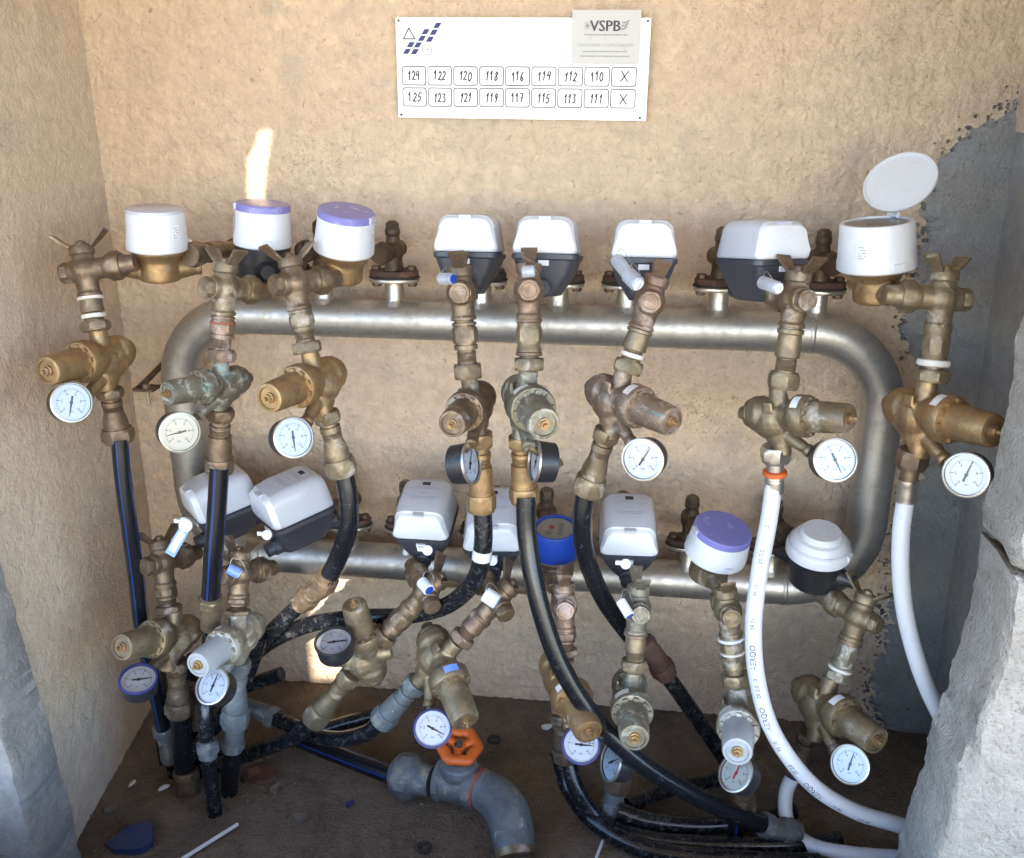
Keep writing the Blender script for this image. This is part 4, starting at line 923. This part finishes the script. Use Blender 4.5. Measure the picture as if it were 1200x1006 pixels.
tag('clear tube seal hanging slanted below the third boxy upper meter', P(722, 304, .29), P(745, 333, .335), .0085, M['cleartag'], M['cover'])
tag('white round seal beside the seventh upper stop valve', P(893, 331, .32), P(912, 338, .35), .0080, M['cleartag'], M['face'])
tag('blue printed strip seal hanging by the leftmost lower meter', P(216, 620, .34), P(200, 650, .35), .0075, M['bluetag'], M['face'], True)
tag('small blue and white seal on the second lower stop valve', P(268, 666, .345), P(281, 673, .345), .0080, M['bluetag'], M['face'])
tag('white and blue seal wired to the third lower stop valve', P(494, 682, .33), P(503, 692, .345), .0085, M['face'], M['blue'])
tag('pale blue label seal wrapped on the fourth lower stop valve', P(568, 696, .34), P(583, 706, .345), .0110, M['face'], M['bluetag'])
tag('white tube seal with blue cap on the greenish lower valve', P(727, 704, .335), P(738, 722, .35), .0072, M['face'], M['blue'])
tag('clear seal collar on the sixth upper stop valve', P(736, 322, .32), P(748, 334, .335), .0100, M['cleartag'], M['face'])
for (x, y, q, lb) in ((216, 612, .33, 'white disc seal at the front corner of the leftmost lower meter'), (313, 627, .30, 'white disc seal under the second boxy lower meter'), (501, 645, .305, 'beige centred disc seal under the third lower meter'), (577, 657, .305, 'white disc seal under the meter behind the ringed hose'), (733, 661, .305, 'white disc seal under the boxy meter left of the leaning one')):
    a = P(x, y, q); t = thing('disc_seal', lb, 'seal', at(a)); b = MB(); b.turn((0, 0, 0), -FW, [(-.006, .0065), (.002, .0075), (.0035, .0065)], 20); obj('disc', b, M['face'], t)
    b = MB(); b.box(RT*-.009+V((0, 0, .002)), (.005, .002, .0028)); obj('tab', b, M['face'], t, 0)

# ================================================================== SIGN PLATES
def plate():
    q = .012; a = P(467, 22, q); bq = P(768, 20, q); c = P(757, 142, q); d = P(467, 138, q)
    o0 = d; t = thing('meter_plate', 'white metal plate listing handwritten flat numbers on the upper wall', 'sign', at(o0))
    # the plate's own axes
    ex = (c-d).normalized(); ez = V((0, 0, 1)); ez = (ez-ex*ez.dot(ex)).normalized(); w_ = (c-d).length; h_ = ((a-d).length+(bq-c).length)/2
    n_ = ex.cross(ez); n_ = n_ if n_.y < 0 else -n_
    def at2(u, v, k=0): return ex*(u*w_)+ez*(v*h_)+n_*k
    def slab(u0, v0, u1, v1, k0, k1, m_, name, par, rad=0):
        mb = MB(); pts = rr((u1-u0)*w_, (v1-v0)*h_, max(rad, .0004), 0, 4); cx = (u0+u1)/2*w_; cz = (v0+v1)/2*h_
        r0 = [ex*(p.x+cx)+ez*(p.y+cz)+n_*k0 for p in pts]; r1 = [ex*(p.x+cx)+ez*(p.y+cz)+n_*k1 for p in pts]
        mb.loft([r0, r1]); return obj(name, mb, m_, par, 30)
    slab(0, 0, 1, 1, -.003, 0, M['alum'], 'sheet', t, .002)
    for u, v in ((.012, .97), (.988, .97), (.012, .03), (.975, .03)):
        b = MB(); b.turn(at2(u, v), n_, [(-.001, .0022), (.0012, .0018)], 12); obj('screw', b, M['dark'], t)
    def stroke(b, pts, wd, k):     # flat pen stroke
        for i in range(len(pts)-1):
            p, q_ = V(pts[i]), V(pts[i+1]); d_ = (q_-p); L = d_.length
            if L < 1e-6: continue
            d_ /= L; nn = V((-d_.y, d_.x))*wd/2; p = p-d_*wd*.3; q_ = q_+d_*wd*.3
            vs = [p-nn, q_-nn, q_+nn, p+nn]; b.add([ex*v_.x+ez*v_.y+n_*k for v_ in vs]+[ex*v_.x+ez*v_.y+n_*(k+.0002) for v_ in vs], [(4, 5, 6, 7), (0, 1, 5, 4), (1, 2, 6, 5), (2, 3, 7, 6), (3, 0, 4, 7)])
    dg = {'0': [[(.5, 1), (.15, .8), (.1, .3), (.45, 0), (.85, .25), (.85, .75), (.5, 1)]], '1': [[(.2, .7), (.55, 1), (.5, 0)]],
          '2': [[(.1, .8), (.4, 1), (.8, .8), (.6, .45), (.1, .05), (.35, .12), (.95, .02)]], '3': [[(.15, .95), (.75, .9), (.4, .58), (.8, .35), (.6, .02), (.1, .08)]],
          '4': [[(.3, 1), (.1, .5), (.85, .52)], [(.75, .95), (.65, 0)]], '5': [[(.85, 1), (.3, .95), (.2, .58), (.7, .55), (.8, .2), (.4, 0), (.1, .1)]],
          '6': [[(.7, 1), (.25, .6), (.15, .2), (.5, 0), (.8, .25), (.5, .45), (.2, .3)]], '7': [[(.1, .95), (.85, .95), (.4, 0)], [(.3, .5), (.75, .5)]],
          '8': [[(.5, .55), (.2, .8), (.5, 1), (.8, .8), (.5, .55), (.15, .25), (.5, 0), (.85, .25), (.5, .55)]], '9': [[(.8, .75), (.45, .5), (.15, .75), (.5, 1), (.8, .8), (.7, .4), (.6, 0)]],
          'X': [[(0, 1), (1, 0)], [(.95, 1), (.1, 0)]]}
    r = random.Random(3)
    rows = [['124', '122', '120', '118', '116', '114', '112', '110', 'X'], ['125', '123', '121', '119', '117', '115', '113', '111', 'X']]
    for j, row in enumerate(rows):
        for i, s in enumerate(row):
            u0 = .020+i*.1045; u1 = u0+.099; v1 = .525-j*.215+i*.0008; v0 = v1-.195
            card = slab(u0, v0, u1, v1, .0001, .0006, M['cardline'], 'number_card', t, .004)
            pad = .0015
            slab(u0+pad/w_, v0+pad/h_, u1-pad/w_, v1-pad/h_, .0005, .0010, M['alum'], 'card_face', card, .003)
            b = MB(); n = len(s); cw = .0056; ch = .0125; X0 = (u0+u1)/2*w_-(n*cw*1.15)/2; Z0 = (v0+v1)/2*h_-ch/2
            if s == 'X': cw = .011; ch = .014; X0 = (u0+u1)/2*w_-cw/2; Z0 = (v0+v1)/2*h_-ch/2
            for k, c_ in enumerate(s):
                jx, jz, sh = r.uniform(-.0005, .0005), r.uniform(-.0012, .0012), r.uniform(.0, .18)
                for pl_ in dg[c_]: stroke(b, [(X0+k*cw*1.15+jx+x*cw+y*ch*sh, Z0+jz+y*ch) for x, y in pl_], .0018, .0011)
            obj('handwriting', b, M['ink'], card, 0)
    # logo of slanted blue panels, triangle and ring
    for (u, v) in ((.168, .925), (.120, .862), (.153, .858), (.105, .798), (.137, .79), (.059, .735), (.088, .733), (.043, .670), (.075, .667)):
        mb = MB(); ww, hh, sk = .0215*w_, .052*h_, .0125*w_; x0 = u*w_-(ww+sk)/2; z0 = v*h_-hh/2
        q4 = [(0, 0), (ww, 0), (ww+sk, hh), (sk, hh)]; mb.loft([[ex*(x0+x)+ez*(z0+y)+n_*.0002 for x, y in q4], [ex*(x0+x)+ez*(z0+y)+n_*.0007 for x, y in q4]]); obj('logo_panel', mb, M['navy'], t, 0)
    b = MB(); cx, cz = .053*w_, .845*h_-.001
    tri = [(cx-.0085, cz-.0065), (cx+.0085, cz-.0065), (cx, cz+.0085), (cx-.0085, cz-.0065)]; stroke(b, tri, .0016, .0003); obj('logo_triangle', b, M['ink'], t, 0)
    b = MB(); cx, cz = .125*w_, .69*h_; circ = [(cx+.0075*math.cos(a_), cz+.0075*math.sin(a_)) for a_ in np.linspace(.9, 5.6, 18)]; stroke(b, circ, .0011, .0008)
    stroke(b, [(cx, cz+.004), (cx, cz-.004)], .001, .0008); stroke(b, [(cx+.006, cz+.004), (cx+.006, cz-.004)], .001, .0008); stroke(b, [(cx, cz), (cx+.006, cz)], .001, .0008); obj('logo_ring', b, M['greyink'], t, 0)
    b = MB()
    for j, (z_, segs) in enumerate(((.715, ((.215, .245),)), (.675, ((.212, .222), (.227, .30))), (.64, ((.212, .218), (.225, .235), (.24, .30))), (.60, ((.212, .222), (.235, .245), (.265, .275))))):
        for a_, c_ in segs:
            x = a_*w_
            while x < c_*w_: stroke(b, [(x, z_*h_), (x+r.uniform(.0008, .0022), z_*h_)], .0012, .0003); x += r.uniform(.0026, .0036)
    obj('small_print', b, M['faintink'], t, 0)
    # second plate screwed over the corner
    p = P(671, 12, q); p2 = P(749, 76, q); t2 = thing('installer_plate', 'small grey plate with VSPB logo overlapping the white plate', 'sign', at(o0))
    u0 = (p-o0).dot(ex)/w_; u1 = (P(753, 12, q)-o0).dot(ex)/w_-.004; v1 = (p-o0).dot(ez)/h_; v0 = (P(669, 75, q)-o0).dot(ez)/h_
    slab(u0, v0, u1, v1, .0010, .0030, M['alumgrey'], 'sheet', t2, .0008)
    def text(s, u, v, size, m_, name, bold=0):
        v_, f = digits_mesh(s, size); b = MB(); X = u*w_; Z = v*h_
        for k in ([0] if not bold else [-bold, 0, bold]): b.add([ex*(X+x+k)+ez*(Z+y)+n_*(.0032+abs(k)*.01) for x, y, z in v_], f)
        obj(name, b, m_, t2, 0)
    uc = (u0+u1)/2
    text('VSPB', uc-.003, v1-.155, .0205, M['cardline'], 'logo_letters', .0006)
    b = MB(); sx, sz = (uc-.072)*w_, (v1-.150)*h_
    for k in range(4):
        a_ = R(45*k); stroke(b, [(sx-.0055*math.cos(a_), sz-.0055*math.sin(a_)), (sx+.0055*math.cos(a_), sz+.0055*math.sin(a_))], .0010, .0032)
    obj('logo_snowflake', b, M['greyink'], t2, 0)
    b = MB(); sx = (uc+.063)*w_
    for k in range(3): stroke(b, [(sx-.003+k*.0016, sz-.004+k*.0042), (sx+.002+k*.0016, sz-.0038+k*.0042), (sx+.006+k*.0016, sz-.001+k*.0042)], .0022, .0032)
    obj('logo_waves', b, M['greyink'], t2, 0)
    text('FONTANERÍA Y CLIMATIZACIÓN', uc, v1-.335, .0054, M['greyink'], 'printed_line')
    b = MB()
    for z_, hw in ((v1-.235, .082), (v1-.395, .085), (v1-.44, .095)):
        x = (uc-hw)*w_
        while x < (uc+hw)*w_: l = r.uniform(.0010, .0024); stroke(b, [(x, z_*h_), (x+l, z_*h_)], .0016, .0032); x += l+r.uniform(.0008, .0022)
    obj('small_print', b, M['greyink'], t2, 0)
plate()

# ================================================================== FLOOR THINGS
def gate_valve():
    base = PF(535, 950); base.z = 0; t = thing('gate_valve', 'large grey iron gate valve with orange handwheel on the floor', 'valve', at(base))
    o = lambda p: p-base
    u = PF(479, 910, .042); c = PF(538, 918, .045); el = PF(585, 935, .045)
    ax = (el-u).normalized(); b = MB()
    b.turn(o(c), ax, [(-.038, .027), (-.032, .031), (.026, .029), (.032, .025)], 24); b.turn(o(c), (0, 0, 1), [(-.030, .018), (-.01, .024), (.018, .026), (.028, .030), (.040, .029), (.044, .018)], 28)
    b.ball(o(c), .031); obj('body', b, M['zinc'], t, cast=.002)
    b = MB(); b.turn(o(u), ax, [(-.030, .019), (-.022, .030), (-.016, .034), (.010, .034), (.018, .026), (.040, .024)], 28); b.nut(o(u), ax, -.012, .008, .0345, k=8); obj('union', b, M['zinc'], t, 30)
    b = MB(); b.nut(o(c), ax, .014, .030, .0325, k=8); b.nut(o(c), ax, -.036, -.024, .0320, k=8); obj('end_nut', b, M['zinc'], t, 30)
    b = MB(); b.turn(o(c), (0, 0, 1), [(.040, .0185), (.050, .015), (.056, .009), (.075, .007)], 20); obj('bonnet', b, M['rust'], t)
    w0 = c+V((.001, .002, .070)); n_ = D(.10, .80, .58); b = MB(); fr = frame(o(w0), RT, n_); K = 60; ring = []
    secs = []
    for i in range(K):
        a = 2*math.pi*i/K; R0 = .0270*(1+.07*math.cos(6*a)); c_ = V((math.cos(a)*R0, math.sin(a)*R0, 0)); e_ = V((math.cos(a), math.sin(a), 0))
        secs.append([fr @ (c_+e_*(.0095*math.cos(t_))+V((0, 0, .0075*math.sin(t_)))) for t_ in [2*math.pi*k/10 for k in range(10)]])
    vs = [p for s in secs for p in s]; fs = [((j*10+i), (j*10+(i+1) % 10), (((j+1) % K)*10+(i+1) % 10), (((j+1) % K)*10+i)) for j in range(K) for i in range(10)]; b.add(vs, fs)
    for k in range(3):
        a = R(120*k+25); b.turn(fr @ V((0, 0, -.002)), (fr.to_3x3() @ V((math.cos(a), math.sin(a), .0))), [(.006, .0065), (.026, .0080)], 10)
    b.turn(fr @ V((0, 0, -.008)), n_, [(0, .011), (.012, .010)], 16); obj('handwheel', b, M['orange'], t, 50)
    b = MB(); b.nut(fr @ V((0, 0, .004)), n_, 0, .006, .005); obj('wheel_nut', b, M['dark'], t)
    # elbow turning down into the floor
    pts = [o(c+ax*.028), o(PF(574, 930, .046)), o(PF(589, 944, .046)), o(PF(599, 966, .040)), o(PF(604, 1000, .018))]
    b = MB(); b.tube(catmull(pts, .006), lambda s: .0290+.005*math.sin(s*3.1), 24); b.uv = None; obj('elbow', b, M['zinc'], t, 60)
    f = frames(catmull(pts, .006)); b = MB(); b.turn(f[1][0], f[1][1], [(-.004, .0255), (-.003, .0320), (.004, .0320), (.005, .0275)], 28); obj('collar', b, M['redtape'], t)
    b = MB(); b.turn(f[-1][0], f[-1][1], [(-.006, .026), (-.005, .030), (.006, .030), (.007, .026)], 28); obj('collar', b, M['dull'], t)
gate_valve()
def oring(x, y, R0, label):
    p = PF(x, y, .005); b = MB(); K = 28
    pts = [V((math.cos(2*math.pi*i/K)*R0, math.sin(2*math.pi*i/K)*R0*.95, 0)) for i in range(K+1)]; b.tube(pts, .0026, 8, caps=False); b.uv = None
    o_ = obj('rubber_ring', b, M['rubber'], None, 60); o_.location = p; tagged(o_, label, 'rubber ring')
oring(579, 867, .0100, 'small black rubber ring on the floor right of the orange handwheel')
oring(497, 993, .0095, 'small black rubber ring on the floor near the bottom edge')
def stick(a, b_, r, label):
    b = MB(); L = (b_-a).length; b.turn((0, 0, 0), b_-a, [(0, r*.8), (.002, r), (L-.002, r), (L, r*.8)], 12); o_ = obj('plastic_stick', b, M['white'], None); o_.location = a; tagged(o_, label, 'stick')
stick(PF(212, 1008, .006), PF(279, 966, .006), .0032, 'thin white plastic stick lying on the left floor')
stick(PF(697, 1010, .006), P(713, 968, .33), .0022, 'thin white stick leaning against the grey tee at the bottom')
def scrap(x, y, w_, h_, rot, m_, label, th=.0015):
    p = PF(x, y, .006); b = MB(); r_ = random.Random(x); pts = []
    for i in range(22): a = 2*math.pi*i/22; k = r_.uniform(.9, 1.04)*(1+.12*math.sin(a*3+x)); pts.append(V((math.cos(a)*w_*k, math.sin(a)*h_*k, 0)))
    b.loft([[q+V((0, 0, -th+q.x*.1)) for q in pts], [q+V((0, 0, th+q.x*.1)) for q in pts]]); o_ = obj('scrap', b, m_, None, 20); o_.location = p; o_.rotation_euler = (0, 0, R(rot)); tagged(o_, label, 'scrap')
scrap(155, 985, .034, .028, 20, M['bluedark'], 'dark blue plastic piece on the floor at the lower left', .006)
scrap(641, 852, .010, .007, 10, M['white'], 'small white paper scrap beside the pale blue gauge')
scrap(192, 923, .009, .004, 40, M['white'], 'tiny white scrap on the floor near the left pipes')
scrap(155, 918, .007, .003, 70, M['tape'], 'tiny pale sliver on the floor by the left wall')
scrap(305, 908, .030, .022, 0, M['rust'], 'rust red tile shard on the floor behind the left pipes', .004)
scrap(128, 947, .011, .007, 15, M['stone'], 'small beige stone chip at the foot of the left wall', .004)
scrap(600, 930, .010, .007, 25, M['stone'], 'small brown stone chip on the floor right of the grey elbow', .004)
scrap(322, 925, .008, .006, 65, M['stone'], 'small brown stone chip on the floor by the red tile shard', .004)
scrap(352, 958, .012, .008, 10, M['stone'], 'flat brown stone chip in the open floor at the lower left', .004)
scrap(410, 942, .009, .004, 50, M['bluedark'], 'tiny dark plastic scrap on the floor left of the grey valve', .002)
scrap(745, 893, .012, .008, 35, M['stone'], 'small beige stone chip between the hoses on the right floor', .004)
# loose grit
b = MB(); r_ = random.Random(5)
for i in range(2600):
    x, y = r_.uniform(-.62, .70), -r_.random()**.8*.52; s = r_.uniform(.0012, .0038)*(1.6 if r_.random() < .06 else 1); z = s*.4+.002
    vs = [(x+s*r_.uniform(.6, 1)*a, y+s*r_.uniform(.6, 1)*c, z+s*.6*d) for a, c, d in ((1, 0, 0), (-1, 0, 0), (0, 1, 0), (0, -1, 0), (0, 0, 1), (0, 0, -1))]
    b.add(vs, [(0, 2, 4), (2, 1, 4), (1, 3, 4), (3, 0, 4), (2, 0, 5), (1, 2, 5), (3, 1, 5), (0, 3, 5)])
gr = obj('grit', b, M['stone'], None, 0); gr['kind'] = 'stuff'; gr['label'] = 'loose grit and crumbs scattered over the dirty floor'
